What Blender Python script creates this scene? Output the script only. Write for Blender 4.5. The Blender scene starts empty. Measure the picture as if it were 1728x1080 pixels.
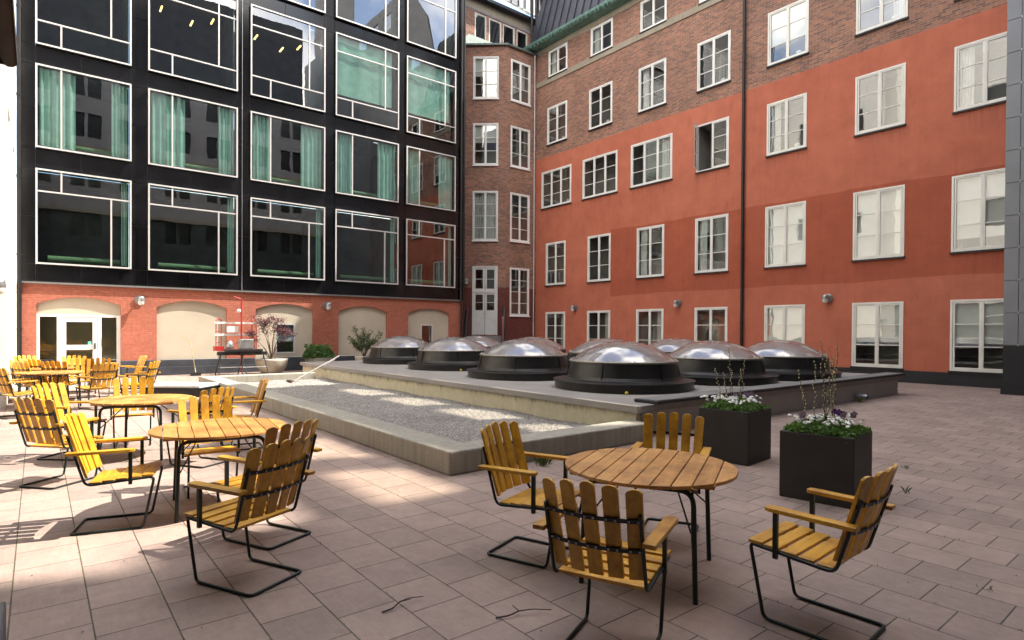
import bpy, bmesh, math, random
from mathutils import Vector, Matrix
import numpy as np
R = math.radians
sc = bpy.context.scene
col = sc.collection
# ---------------------------------------------------------------- camera
YAW, PITCH, ROLL, HC, FPX = R(51.3), R(-0.5), R(0.33), 1.65, 1000.0
f0 = Vector((math.cos(YAW), math.sin(YAW), 0)); r0 = Vector((math.sin(YAW), -math.cos(YAW), 0)); u0 = Vector((0, 0, 1))
fw = f0*math.cos(PITCH) + u0*math.sin(PITCH); up = u0*math.cos(PITCH) - f0*math.sin(PITCH)
rt = r0*math.cos(ROLL) + up*math.sin(ROLL); up2 = up*math.cos(ROLL) - r0*math.sin(ROLL)
cam = bpy.data.cameras.new("camera"); cam.sensor_width = 36; cam.sensor_fit = 'HORIZONTAL'
cam.lens = 36*FPX/1728; cam.shift_x = 0; cam.shift_y = 26.0/1728; cam.clip_start = .05; cam.clip_end = 500
co = bpy.data.objects.new("camera", cam); col.objects.link(co)
M3 = Matrix((rt, up2, -fw)).transposed()
co.matrix_world = Matrix.Translation((0, 0, HC)) @ M3.to_4x4()
sc.camera = co
# ---------------------------------------------------------------- sky, sun, exposure
SUN = Vector((0.73, -0.30, 1.0)).normalized()
EL = math.asin(SUN.z); AZ = math.atan2(SUN.x, SUN.y)
w = bpy.data.worlds.new("World"); sc.world = w; w.use_nodes = True
nt = w.node_tree; nt.nodes.clear()
out = nt.nodes.new('ShaderNodeOutputWorld'); bg = nt.nodes.new('ShaderNodeBackground')
sky = nt.nodes.new('ShaderNodeTexSky'); sky.sky_type = 'NISHITA'; sky.sun_disc = False
sky.sun_elevation = EL; sky.sun_rotation = AZ
tc = nt.nodes.new('ShaderNodeTexCoord'); nz = nt.nodes.new('ShaderNodeTexNoise'); nz.inputs['Scale'].default_value = 2.6
nz.inputs['Detail'].default_value = 7; nz.inputs['Roughness'].default_value = .55; nz.inputs['Distortion'].default_value = .4
rp = nt.nodes.new('ShaderNodeValToRGB'); rp.color_ramp.elements[0].position = .43; rp.color_ramp.elements[1].position = .62
mx = nt.nodes.new('ShaderNodeMix'); mx.data_type = 'RGBA'; mx.inputs[7].default_value = (14.0, 13.0, 11.6, 1)
nt.links.new(tc.outputs['Generated'], nz.inputs['Vector']); nt.links.new(nz.outputs['Fac'], rp.inputs['Fac'])
nt.links.new(rp.outputs['Color'], mx.inputs[0]); nt.links.new(sky.outputs['Color'], mx.inputs[6])
nt.links.new(mx.outputs[2], bg.inputs['Color']); bg.inputs['Strength'].default_value = .15
nt.links.new(bg.outputs[0], out.inputs['Surface'])
sl = bpy.data.lights.new("sun", 'SUN'); sl.energy = 3.6; sl.angle = R(.53); sl.color = (1, .93, .82)
so = bpy.data.objects.new("sun", sl); col.objects.link(so)
so.rotation_euler = (-SUN).to_track_quat('-Z', 'Y').to_euler(); so.location = (10, -5, 40)
vs = sc.view_settings; vs.view_transform = 'Standard'; vs.look = 'None'; vs.gamma = 1; vs.exposure = 1.80
sc.cycles.max_bounces = 10; sc.cycles.transparent_max_bounces = 24; sc.cycles.glossy_bounces = 4
sc.cycles.caustics_reflective = False; sc.cycles.caustics_refractive = False

# ---------------------------------------------------------------- materials
def newmat(name):
    m = bpy.data.materials.new(name); m.use_nodes = True; return m, m.node_tree, m.node_tree.nodes['Principled BSDF']
def N(t, k, **kw):
    n = t.nodes.new(k)
    for a, b in kw.items():
        if a in n.inputs: n.inputs[a].default_value = b
        else: setattr(n, a, b)
    return n
def mixc(t, fac, a, b, mode='MIX'):
    n = t.nodes.new('ShaderNodeMix'); n.data_type = 'RGBA'; n.blend_type = mode
    for i, v in ((0, fac), (6, a), (7, b)):
        if hasattr(v, 'is_output') or isinstance(v, bpy.types.NodeSocket): t.links.new(v, n.inputs[i])
        else: n.inputs[i].default_value = v if i == 0 else (*v, 1)
    return n.outputs[2]
def coords(t, kind='Object', scale=(1, 1, 1), rnd=False):
    c = N(t, 'ShaderNodeTexCoord'); mp = N(t, 'ShaderNodeMapping'); mp.inputs['Scale'].default_value = scale
    if rnd:
        oi = N(t, 'ShaderNodeObjectInfo'); ad = N(t, 'ShaderNodeVectorMath', operation='ADD'); cm = N(t, 'ShaderNodeVectorMath', operation='SCALE')
        cv = N(t, 'ShaderNodeCombineXYZ'); ml = N(t, 'ShaderNodeMath', operation='MULTIPLY'); ml.inputs[1].default_value = 17.
        t.links.new(oi.outputs['Random'], ml.inputs[0]); t.links.new(ml.outputs[0], cv.inputs[0]); t.links.new(ml.outputs[0], cv.inputs[1])
        t.links.new(c.outputs[kind], ad.inputs[0]); t.links.new(cv.outputs[0], ad.inputs[1]); t.links.new(ad.outputs[0], mp.inputs[0])
    else: t.links.new(c.outputs[kind], mp.inputs[0])
    return mp.outputs[0]
def noise(t, vec, scale, detail=4, rough=.55, dist=0):
    n = N(t, 'ShaderNodeTexNoise', Scale=scale, Detail=detail, Roughness=rough, Distortion=dist); t.links.new(vec, n.inputs['Vector']); return n.outputs['Fac']
def ramp(t, fac, pts):
    r = N(t, 'ShaderNodeValToRGB'); t.links.new(fac, r.inputs[0]); e = r.color_ramp.elements
    while len(e) < len(pts): e.new(.5)
    for i, (p, c) in enumerate(pts): e[i].position = p; e[i].color = (*c, 1) if len(c) == 3 else c
    return r.outputs[0]
def bump(t, bs, h, strength=.3, dist=.01):
    b = N(t, 'ShaderNodeBump', Strength=strength, Distance=dist); t.links.new(h, b.inputs['Height']); t.links.new(b.outputs[0], bs.inputs['Normal']); return b
def plain(name, c, rough=.5, metal=0, var=.12, scale=3., coat=0, bmp=0, bscale=60, kind='Object', spec=None):
    m, t, b = newmat(name); v = coords(t, kind, rnd=True); f = noise(t, v, scale, 5)
    c2 = tuple(x*(1-var) for x in c); c3 = tuple(min(1, x*(1+var)) for x in c)
    t.links.new(ramp(t, f, [(.3, c2), (.7, c3)]), b.inputs['Base Color'])
    b.inputs['Roughness'].default_value = rough; b.inputs['Metallic'].default_value = metal; b.inputs['Coat Weight'].default_value = coat
    if spec is not None: b.inputs['Specular IOR Level'].default_value = spec
    if bmp: bump(t, b, noise(t, v, bscale, 3), bmp, .005)
    return m
M = {}
def brick(name, c1, c2, mortar, msize=.010, bw=.25, bh=.075, stain=.25, bstr=.5):
    m, t, b = newmat(name); uv = N(t, 'ShaderNodeUVMap').outputs[0]
    br = N(t, 'ShaderNodeTexBrick', offset=.5, squash=1); t.links.new(uv, br.inputs['Vector'])
    br.inputs['Color1'].default_value = (*c1, 1); br.inputs['Color2'].default_value = (*c2, 1); br.inputs['Mortar'].default_value = (*mortar, 1)
    br.inputs['Scale'].default_value = 1; br.inputs['Brick Width'].default_value = bw; br.inputs['Row Height'].default_value = bh
    br.inputs['Mortar Size'].default_value = msize; br.inputs['Mortar Smooth'].default_value = .25; br.inputs['Bias'].default_value = 0
    f = noise(t, uv, .5, 6, .6); f2 = noise(t, uv, 9, 4, .6)
    a = mixc(t, 1, br.outputs['Color'], ramp(t, f, [(.3, (1-stain,)*3), (.7, (1+stain*.5,)*3)]), 'MULTIPLY')
    a = mixc(t, 1, a, ramp(t, f2, [(.3, (.8, .8, .8)), (.7, (1.15, 1.15, 1.15))]), 'MULTIPLY')
    t.links.new(a, b.inputs['Base Color']); b.inputs['Roughness'].default_value = .85
    iv = N(t, 'ShaderNodeMath', operation='SUBTRACT'); iv.inputs[0].default_value = 1; t.links.new(br.outputs['Fac'], iv.inputs[1])
    bump(t, b, iv.outputs[0], bstr, .008); return m
M['brick'] = brick('brown_brick', (.45, .190, .112), (.19, .090, .068), (.31, .245, .195), .012, .25, .077)
M['brick_sun'] = M['brick']
M['brick_red'] = brick('painted_red_brick', (.45, .148, .092), (.39, .122, .075), (.35, .11, .07), .008, .25, .075, .18, .45)
M['brick_dark'] = brick('dark_red_brick', (.20, .055, .042), (.16, .045, .035), (.13, .04, .03), .010, .25, .077, .2, .5)
def plaster():
    m, t, b = newmat('red_plaster'); uv = N(t, 'ShaderNodeUVMap').outputs[0]
    f = noise(t, uv, .22, 5, .5); f2 = noise(t, uv, 1.4, 6, .65)
    mp = N(t, 'ShaderNodeMapping'); mp.inputs['Scale'].default_value = (2.2, .5, 1); t.links.new(uv, mp.inputs[0]); f3 = noise(t, mp.outputs[0], 1.5, 7, .7)
    a = ramp(t, f, [(.3, (.475, .136, .078)), (.7, (.55, .172, .100))])
    a = mixc(t, 1, a, ramp(t, f2, [(.25, (.84, .82, .82)), (.75, (1.10, 1.10, 1.10))]), 'MULTIPLY')
    a = mixc(t, 1, a, ramp(t, f3, [(.30, (.84, .82, .82)), (.42, (1, 1, 1))]), 'MULTIPLY')
    mp4 = N(t, 'ShaderNodeMapping'); mp4.inputs['Scale'].default_value = (5, .22, 1); t.links.new(uv, mp4.inputs[0]); a = mixc(t, 1, a, ramp(t, noise(t, mp4.outputs[0], 1.3, 8, .7), [(.30, (.94, .93, .93)), (.60, (1.01, 1.01, 1.01))]), 'MULTIPLY')
    # repainted darker patch between the rows: z 3.42-6.65, Y below 20.08
    s = N(t, 'ShaderNodeSeparateXYZ'); t.links.new(N(t, 'ShaderNodeNewGeometry').outputs['Position'], s.inputs[0])
    wv = noise(t, uv, .35, 3)
    zz = N(t, 'ShaderNodeMath', operation='MULTIPLY_ADD'); zz.inputs[1].default_value = .25; t.links.new(wv, zz.inputs[0]); t.links.new(s.outputs[2], zz.inputs[2])
    def cmp(sock, op, val):
        n = N(t, 'ShaderNodeMath', operation=op); t.links.new(sock, n.inputs[0]); n.inputs[1].default_value = val; return n.outputs[0]
    def mul(x, y):
        n = N(t, 'ShaderNodeMath', operation='MULTIPLY'); t.links.new(x, n.inputs[0]); t.links.new(y, n.inputs[1]); return n.outputs[0]
    k = mul(mul(cmp(zz.outputs[0], 'GREATER_THAN', 3.54), cmp(zz.outputs[0], 'LESS_THAN', 6.78)), cmp(s.outputs[1], 'LESS_THAN', 20.08))
    a = mixc(t, k, a, mixc(t, 1, a, (.80, .66, .58), 'MULTIPLY'))
    # grimy run-off below the window sills of two rows
    def sub(v0, sock, op='SUBTRACT'):
        n = N(t, 'ShaderNodeMath', operation=op); n.inputs[0].default_value = v0; t.links.new(sock, n.inputs[1]); return n.outputs[0]
    ty = cmp(sub(24.1, s.outputs[1]), 'DIVIDE', 3.235); fy = N(t, 'ShaderNodeMath', operation='PINGPONG'); fy.inputs[1].default_value = .5; t.links.new(ty, fy.inputs[0])
    inw = cmp(fy.outputs[0], 'LESS_THAN', .262); mp5 = N(t, 'ShaderNodeMapping'); mp5.inputs['Scale'].default_value = (9, .5, 1); t.links.new(uv, mp5.inputs[0]); sn = ramp(t, noise(t, mp5.outputs[0], 1.6, 6, .7), [(.42, (0, 0, 0)), (.68, (1, 1, 1))])
    for zs in (4.12, 8.48):
        dd = sub(zs, s.outputs[2]); k5 = mul(mul(inw, cmp(dd, 'GREATER_THAN', 0)), ramp(t, dd, [(0, (.55, .55, .55)), (.85, (0, 0, 0))]))
        a = mixc(t, mul(k5, sn), a, (.22, .07, .05))
    # damp stain below the lamp
    dy = cmp(s.outputs[1], 'SUBTRACT', 9.15); dz = cmp(s.outputs[2], 'SUBTRACT', 1.9)
    d2 = N(t, 'ShaderNodeVectorMath', operation='LENGTH'); cv = N(t, 'ShaderNodeCombineXYZ'); t.links.new(cmp(dy, 'MULTIPLY', 2.6), cv.inputs[0]); t.links.new(cmp(dz, 'MULTIPLY', 1.0), cv.inputs[1]); t.links.new(cv.outputs[0], d2.inputs[0])
    st = N(t, 'ShaderNodeMath', operation='MULTIPLY_ADD'); st.inputs[1].default_value = 2.2; t.links.new(noise(t, uv, 3.2, 6, .7), st.inputs[0]); t.links.new(d2.outputs['Value'], st.inputs[2])
    a = mixc(t, ramp(t, st.outputs[0], [(0, (1, 1, 1)), (1, (0, 0, 0))]), a, (.20, .045, .035))
    kk = ramp(t, st.outputs[0], [(.0, (1, 1, 1)), (1.0, (0, 0, 0))])
    t.links.new(a, b.inputs['Base Color']); b.inputs['Roughness'].default_value = .9
    bump(t, b, noise(t, uv, 45, 5, .7), .25, .006); return m
M['plaster'] = plaster()
def pavers():
    m, t, b = newmat('concrete_pavers')
    g = N(t, 'ShaderNodeNewGeometry').outputs['Position']; s = N(t, 'ShaderNodeSeparateXYZ'); t.links.new(g, s.inputs[0])
    c = N(t, 'ShaderNodeCombineXYZ')
    def ma(sock, add):
        n = N(t, 'ShaderNodeMath', operation='ADD'); t.links.new(sock, n.inputs[0]); n.inputs[1].default_value = add; return n.outputs[0]
    t.links.new(ma(s.outputs[1], 100*.395-4.23+.395*.5), c.inputs[0]); t.links.new(ma(s.outputs[0], .365*100-.24), c.inputs[1])
    br = N(t, 'ShaderNodeTexBrick', offset=.5); t.links.new(c.outputs[0], br.inputs['Vector'])
    for k, v in (('Scale', 1), ('Brick Width', .395), ('Row Height', .365), ('Mortar Size', .0042), ('Mortar Smooth', .2), ('Bias', 0)): br.inputs[k].default_value = v
    br.inputs['Color1'].default_value = (.365, .268, .226, 1); br.inputs['Color2'].default_value = (.285, .212, .182, 1)
    moss = noise(t, g, 1.3, 5, .6)
    t.links.new(ramp(t, moss, [(.36, (.13, .10, .085)), (.50, (.065, .055, .04)), (.62, (.12, .13, .04))]), br.inputs['Mortar'])
    f = noise(t, g, .45, 6, .6); f2 = noise(t, g, 2.6, 7, .7); f3 = noise(t, g, 160, 3, .6); f4 = noise(t, g, 14, 5, .7)
    st = N(t, 'ShaderNodeMapping'); st.inputs['Scale'].default_value = (14, 1.6, 1); t.links.new(g, st.inputs[0]); f5 = noise(t, st.outputs[0], 3, 5, .7)
    a = br.outputs['Color']
    for ff, lo, hi in ((f, .86, 1.10), (f2, .84, 1.10), (f3, .88, 1.12), (f4, .92, 1.08), (f5, .93, 1.07)):
        a = mixc(t, 1, a, ramp(t, ff, [(.3, (lo,)*3), (.7, (hi,)*3)]), 'MULTIPLY')
    # pale lime scuffs and small dark specks
    sp = noise(t, g, 7, 2, .5); a = mixc(t, ramp(t, sp, [(.74, (0, 0, 0)), (.80, (.35, .35, .35))]), a, (.5, .47, .42))
    sp2 = noise(t, g, 23, 2, .5); a = mixc(t, ramp(t, sp2, [(.76, (0, 0, 0)), (.80, (.7, .7, .7))]), a, (.06, .05, .045))
    t.links.new(a, b.inputs['Base Color']); b.inputs['Roughness'].default_value = .82
    iv = N(t, 'ShaderNodeMath', operation='SUBTRACT'); iv.inputs[0].default_value = 1; t.links.new(br.outputs['Fac'], iv.inputs[1])
    b1 = bump(t, b, iv.outputs[0], .9, .006)
    b2 = N(t, 'ShaderNodeBump', Strength=.35, Distance=.002); t.links.new(f3, b2.inputs['Height']); t.links.new(b1.outputs[0], b2.inputs['Normal']); t.links.new(b2.outputs[0], b.inputs['Normal'])
    return m
M['pavers'] = pavers()
def gravelm():
    m, t, b = newmat('grey_gravel'); v = coords(t)
    vo = N(t, 'ShaderNodeTexVoronoi', Scale=55.); t.links.new(v, vo.inputs['Vector'])
    f = noise(t, v, 1.2, 5); c = mixc(t, 1, ramp(t, vo.outputs['Color'], [(.1, (.12, .11, .10)), (.55, (.26, .24, .22)), (.95, (.48, .45, .42))]), ramp(t, f, [(.3, (.85, .85, .85)), (.7, (1.1, 1.1, 1.1))]), 'MULTIPLY')
    t.links.new(c, b.inputs['Base Color']); b.inputs['Roughness'].default_value = .95
    bump(t, b, vo.outputs['Distance'], .9, .012).invert = True
    return m
M['gravel'] = gravelm()
def concretem(name, c, streak=True, formwork=False):
    m, t, b = newmat(name); g = N(t, 'ShaderNodeNewGeometry').outputs['Position']; mp = N(t, 'ShaderNodeMapping'); mp.inputs['Scale'].default_value = (6, 6, .35); t.links.new(g, mp.inputs[0])
    f = noise(t, g, 1.1, 7, .65); f2 = noise(t, g, 40, 4, .7); a = ramp(t, f, [(.25, tuple(x*.78 for x in c)), (.75, tuple(x*1.12 for x in c))])
    if streak: a = mixc(t, 1, a, ramp(t, noise(t, mp.outputs[0], 2.2, 5, .65), [(.3, (.81, .80, .77)), (.6, (1.05, 1.05, 1.05))]), 'MULTIPLY')
    a = mixc(t, 1, a, ramp(t, f2, [(.3, (.85, .85, .85)), (.7, (1.1, 1.1, 1.1))]), 'MULTIPLY')
    t.links.new(a, b.inputs['Base Color']); b.inputs['Roughness'].default_value = .88; bump(t, b, f2, .35, .004); return m
M['concrete'] = concretem('weathered_concrete', (.365, .34, .29))
M['kerb_top'] = concretem('kerb_top_concrete', (.36, .34, .31), False)
M['front_concrete'] = concretem('grey_front_concrete', (.44, .42, .40), False)
M['coping_top'] = concretem('weathered_coping_felt', (.20, .195, .19), False)
M['slab'] = concretem('slab_asphalt_felt', (.31, .285, .265), False)
def creamwall():
    m, t, b = newmat('cream_paint_stained'); g = N(t, 'ShaderNodeNewGeometry').outputs['Position']
    s = N(t, 'ShaderNodeSeparateXYZ'); t.links.new(g, s.inputs[0]); mp = N(t, 'ShaderNodeMapping'); mp.inputs['Scale'].default_value = (1, 2.2, .8); t.links.new(g, mp.inputs[0])
    h = N(t, 'ShaderNodeMath', operation='MULTIPLY_ADD'); t.links.new(noise(t, mp.outputs[0], 2.4, 8, .75), h.inputs[0]); h.inputs[1].default_value = .75; t.links.new(s.outputs[2], h.inputs[2])
    a = mixc(t, ramp(t, h.outputs[0], [(.70, (0, 0, 0)), (.86, (1, 1, 1))]), (.60, .55, .41), (.22, .19, .13))
    a = mixc(t, 1, a, ramp(t, noise(t, g, 6, 5, .6), [(.3, (.88, .87, .84)), (.7, (1.06, 1.06, 1.06))]), 'MULTIPLY')
    t.links.new(a, b.inputs['Base Color']); b.inputs['Roughness'].default_value = .85; bump(t, b, noise(t, g, 30, 5), .3, .005); return m
M['cream_wall'] = creamwall()
def woodm(name, c1, c2, axis):
    m, t, b = newmat(name); sc_ = [9, 9, 9]; sc_[axis] = .8
    v = coords(t, 'Object', tuple(sc_), True); f = noise(t, v, 2.2, 6, .6, 1.2); f2 = noise(t, coords(t, 'Object', (1, 1, 1), True), 6, 5, .6)
    isl = N(t, 'ShaderNodeNewGeometry').outputs['Random Per Island']
    a = ramp(t, f, [(.28, c2), (.72, c1)])
    a = mixc(t, 1, a, ramp(t, isl, [(0, (.80, .76, .68)), (.5, (1, 1, 1)), (1, (1.12, 1.16, 1.2))]), 'MULTIPLY')
    a = mixc(t, 1, a, ramp(t, f2, [(.3, (.86, .84, .8)), (.7, (1.08, 1.08, 1.08))]), 'MULTIPLY')
    oi = N(t, 'ShaderNodeObjectInfo'); a = mixc(t, 1, a, ramp(t, oi.outputs['Random'], [(0, (.80, .74, .72)), (.5, (1, 1, 1)), (1, (1.1, 1.1, 1.2))]), 'MULTIPLY')
    dk = noise(t, coords(t, 'Object', (1, 1, 1), True), 3.1, 7, .72); a = mixc(t, 1, a, ramp(t, dk, [(.38, (.60, .54, .50)), (.54, (1, 1, 1))]), 'MULTIPLY')
    t.links.new(a, b.inputs['Base Color']); b.inputs['Roughness'].default_value = .42; b.inputs['Coat Weight'].default_value = .25; b.inputs['Coat Roughness'].default_value = .3
    bump(t, b, f, .25, .002); return m
W1, W2 = (.74, .405, .026), (.50, .245, .016)
M['wood_x'] = woodm('varnished_wood_across', W1, W2, 0); M['wood_y'] = woodm('varnished_wood_along', W1, W2, 1); M['wood_z'] = woodm('varnished_wood_upright', W1, W2, 2)
M['wood_top'] = woodm('varnished_table_wood', (.66, .365, .10), (.45, .21, .052), 0)
M['tube'] = plain('dark_green_painted_steel', (.012, .022, .020), .38, .3, .3, 8, spec=.5)
M['strap'] = plain('black_steel_strap', (.012, .016, .017), .4, .3, .2)
M['clad'] = plain('black_glazed_cladding', (.009, .009, .011), .13, 0, .5, 1.2, spec=.55)
M['clad_seam'] = plain('cladding_joint_grey', (.16, .155, .15), .6)
M['black_box'] = plain('window_box_black_metal', (.010, .010, .011), .3)
M['alu'] = plain('pale_aluminium_frame', (.62, .61, .60), .35, .25, .06)
M['white'] = plain('white_painted_wood', (.82, .81, .77), .45, 0, .07, 2)
M['cream_frame'] = plain('cream_white_painted_wood', (.80, .78, .71), .5, 0, .07, 2)
M['beige'] = plain('beige_render', (.50, .44, .345), .9, 0, .12, .8, bmp=.2, bscale=30)
M['plinth'] = plain('dark_blue_grey_plinth', (.045, .05, .062), .5, 0, .4, 1.5)
M['plinth_black'] = plain('black_sheet_plinth', (.014, .015, .018), .45, .1, .3, 1)
M['stone'] = concretem('sandstone_band', (.36, .315, .24))
M['copper'] = plain('green_copper', (.12, .215, .175), .6, .2, .35, 6)
M['seam_roof'] = plain('dark_slate_metal_roof', (.033, .035, .048), .45, .3, .25, 2)
M['pale_metal'] = plain('pale_seam_metal', (.62, .60, .60), .5, .1, .1, 2)
M['tin'] = plain('galvanised_flashing', (.12, .155, .145), .5, .4, .2, 5)
M['pipe'] = plain('dark_downpipe', (.016, .015, .016), .4, .2, .3)
M['white_wall'] = plain('white_render', (.80, .79, .74), .9, 0, .05, .6)
M['grey_panel'] = plain('grey_panel', (.215, .225, .245), .42, .2, .07, 1.2)
M['pale_stucco'] = plain('pale_grey_stucco', (.34, .33, .33), .9, 0, .1, .5)
M['dark_stucco'] = plain('dark_grey_stucco', (.048, .056, .058), .9, 0, .15, .5)
M['room'] = plain('dim_room', (.055, .06, .058), .9, 0, .4, 1.5)
M['room_warm'] = plain('dim_room_light', (.22, .21, .19), .9, 0, .3, .8)
M['olive_room'] = plain('olive_grey_room', (.30, .29, .22), .9, 0, .2, .8)
M['curtain'] = plain('sea_green_curtain', (.30, .44, .40), .9, 0, .15, 3)
M['blind'] = plain('white_roller_blind', (.72, .72, .68), .9, 0, .05, 3)
M['curtain_white'] = plain('sheer_white_curtain', (.60, .60, .57), .9, 0, .12, 5)
M['teal_reflection'] = plain('teal_reflection', (.12, .24, .27), .9)  # colour of the sheet that imitates a teal reflection in glass
M['cushion'] = plain('green_bench_cushion', (.09, .15, .08), .8, 0, .1)
M['planter'] = plain('dark_fibre_concrete_planter', (.022, .019, .017), .6, 0, .22, 5, bmp=.3, bscale=50)
M['pot'] = concretem('pale_concrete_pot', (.50, .46, .38), False)
M['pot_grey'] = concretem('grey_stone_pot', (.28, .255, .22), False)
M['soil'] = plain('dark_soil', (.03, .02, .014), 1, 0, .4, 30, bmp=.8, bscale=80)
M['drum'] = plain('black_brown_sheet_metal', (.034, .032, .031), .36, .5, .3, 3)
M['rim'] = plain('dull_steel_rim', (.33, .30, .26), .5, .6, .2, 8)
M['steel'] = plain('galvanised_steel', (.42, .43, .44), .35, .8, .15, 8)
M['red_paint'] = plain('red_painted_steel', (.42, .03, .03), .4, .1, .1)
M['white_paint'] = plain('white_painted_rail', (.75, .72, .70), .5, 0, .1)
M['black_plastic'] = plain('black_plastic', (.015, .015, .017), .45)
M['broom'] = plain('yellow_broomstick', (.55, .46, .22), .5)
M['bark'] = plain('thin_brown_bark', (.10, .065, .045), .9, 0, .3, 20)
M['catkin'] = plain('pale_yellow_catkins', (.60, .56, .34), .9, 0, .15, 30)
M['petal_white'] = plain('white_petals', (.78, .78, .74), .7, 0, .05)
M['petal_yellow'] = plain('yellow_flower_centre', (.70, .55, .05), .7)
M['petal_violet'] = plain('violet_petals', (.18, .03, .32), .6, 0, .4, 40)
M['petal_lilac'] = plain('lilac_petals', (.52, .36, .56), .6, 0, .2, 40)
M['awning'] = plain('dark_brown_awning_cloth', (.022, .014, .010), .9, 0, .5, 3)
M['pink'] = plain('faded_pink_board', (.42, .17, .17), .7)
M['lamp_metal'] = plain('grey_lamp_metal', (.34, .34, .35), .35, .7, .15)
M['opal'] = plain('opal_lamp_glass', (.72, .72, .70), .2, 0, .05)
M['twig'] = plain('dry_twig_bark', (.05, .032, .03), .9)
M['crumb'] = plain('dry_leaf_crumb', (.10, .07, .045), .9, 0, .6, 30)
M['mint'] = plain('mint_sticker', (.15, .55, .45), .6)
def leafm(name, c, c2):
    m, t, b = newmat(name); isl = N(t, 'ShaderNodeNewGeometry').outputs['Random Per Island']
    t.links.new(ramp(t, isl, [(0, c), (1, c2)]), b.inputs['Base Color']); b.inputs['Roughness'].default_value = .5
    tr = N(t, 'ShaderNodeBsdfTranslucent'); tr.inputs[0].default_value = (*[min(1, x*1.4) for x in c2], 1); ms = N(t, 'ShaderNodeMixShader'); ms.inputs[0].default_value = .25
    o = t.nodes['Material Output']; t.links.new(b.outputs[0], ms.inputs[1]); t.links.new(tr.outputs[0], ms.inputs[2]); t.links.new(ms.outputs[0], o.inputs[0]); return m
M['leaf'] = leafm('green_leaves', (.04, .10, .02), (.15, .27, .05))
M['leaf_dark'] = leafm('dark_green_leaves', (.025, .07, .02), (.11, .22, .05))
M['leaf_olive'] = leafm('olive_leaves', (.05, .08, .03), (.13, .17, .07))
M['leaf_red'] = leafm('red_maple_leaves', (.055, .022, .03), (.19, .075, .08))
M['grass'] = leafm('weed_blades', (.06, .10, .02), (.16, .22, .05))
def schlick(t, k, base):
    lw = N(t, 'ShaderNodeLayerWeight', Blend=.5); pw = N(t, 'ShaderNodeMath', operation='POWER'); pw.inputs[1].default_value = 4.5; t.links.new(lw.outputs['Facing'], pw.inputs[0])
    ad = N(t, 'ShaderNodeMath', operation='MULTIPLY_ADD'); ad.inputs[1].default_value = k; ad.inputs[2].default_value = base; ad.use_clamp = True; t.links.new(pw.outputs[0], ad.inputs[0]); return ad
def glass(name, tint=(.8, .86, .84), refl=.12, wav=.0012, gl=(1, 1, 1), rough=0.0):
    m = bpy.data.materials.new(name); m.use_nodes = True; t = m.node_tree; t.nodes.clear()
    o = N(t, 'ShaderNodeOutputMaterial'); tr = N(t, 'ShaderNodeBsdfTransparent'); tr.inputs[0].default_value = (*tint, 1)
    gs = N(t, 'ShaderNodeBsdfGlossy'); gs.inputs['Roughness'].default_value = rough; gs.inputs[0].default_value = (*gl, 1)
    ad = schlick(t, .9, refl)
    v = coords(t, 'Object', (1, 1, 1), True); nn = noise(t, v, 1.3, 2, .4); b = N(t, 'ShaderNodeBump', Strength=1, Distance=wav); t.links.new(nn, b.inputs['Height'])
    t.links.new(b.outputs[0], gs.inputs['Normal'])
    ms = N(t, 'ShaderNodeMixShader'); t.links.new(ad.outputs[0], ms.inputs[0]); t.links.new(tr.outputs[0], ms.inputs[1]); t.links.new(gs.outputs[0], ms.inputs[2]); t.links.new(ms.outputs[0], o.inputs[0])
    return m
M['glass_dark'] = glass('green_tinted_glass', (.72, .86, .82), .20, .0012)
M['glass'] = glass('old_window_glass', (.85, .88, .86), .17, .0022)
M['glass_frost'] = glass('door_glass', (.85, .85, .76), .12, .001)
M['glass_shadow_wall'] = glass('shadow_wall_glass', (.76, .74, .66), .0, .0)  # tint weakens the sun patches cast through the unseen wall
def domem():
    m = bpy.data.materials.new('clear_acrylic_dome'); m.use_nodes = True; t = m.node_tree; t.nodes.clear()
    o = N(t, 'ShaderNodeOutputMaterial'); tr = N(t, 'ShaderNodeBsdfTransparent'); tr.inputs[0].default_value = (.6, .56, .54, 1)
    df = N(t, 'ShaderNodeBsdfDiffuse'); v = coords(t, 'Object', (1, 1, 1), True); t.links.new(ramp(t, noise(t, v, 2.5, 6, .6), [(.3, (.30, .26, .25)), (.7, (.40, .36, .35))]), df.inputs[0])
    m1 = N(t, 'ShaderNodeMixShader'); m1.inputs[0].default_value = .70; t.links.new(tr.outputs[0], m1.inputs[1]); t.links.new(df.outputs[0], m1.inputs[2])
    gs = N(t, 'ShaderNodeBsdfGlossy'); gs.inputs['Roughness'].default_value = .11; b = N(t, 'ShaderNodeBump', Strength=.25, Distance=.008)
    mp = coords(t, 'Object', (3, 3, 1), True); t.links.new(noise(t, mp, .8, 4, .6), b.inputs['Height']); t.links.new(b.outputs[0], gs.inputs['Normal'])
    ad = schlick(t, .9, .20); ms = N(t, 'ShaderNodeMixShader'); t.links.new(ad.outputs[0], ms.inputs[0]); t.links.new(m1.outputs[0], ms.inputs[1]); t.links.new(gs.outputs[0], ms.inputs[2]); t.links.new(ms.outputs[0], o.inputs[0])
    return m
M['dome'] = domem()
def emit(name, c, s):
    m, t, b = newmat(name); b.inputs['Emission Color'].default_value = (*c, 1); b.inputs['Emission Strength'].default_value = s; b.inputs['Base Color'].default_value = (*c, 1); return m
M['lamp_yellow'] = emit('lit_yellow_ceiling_lamp', (1, .62, .18), 1.6)

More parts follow.
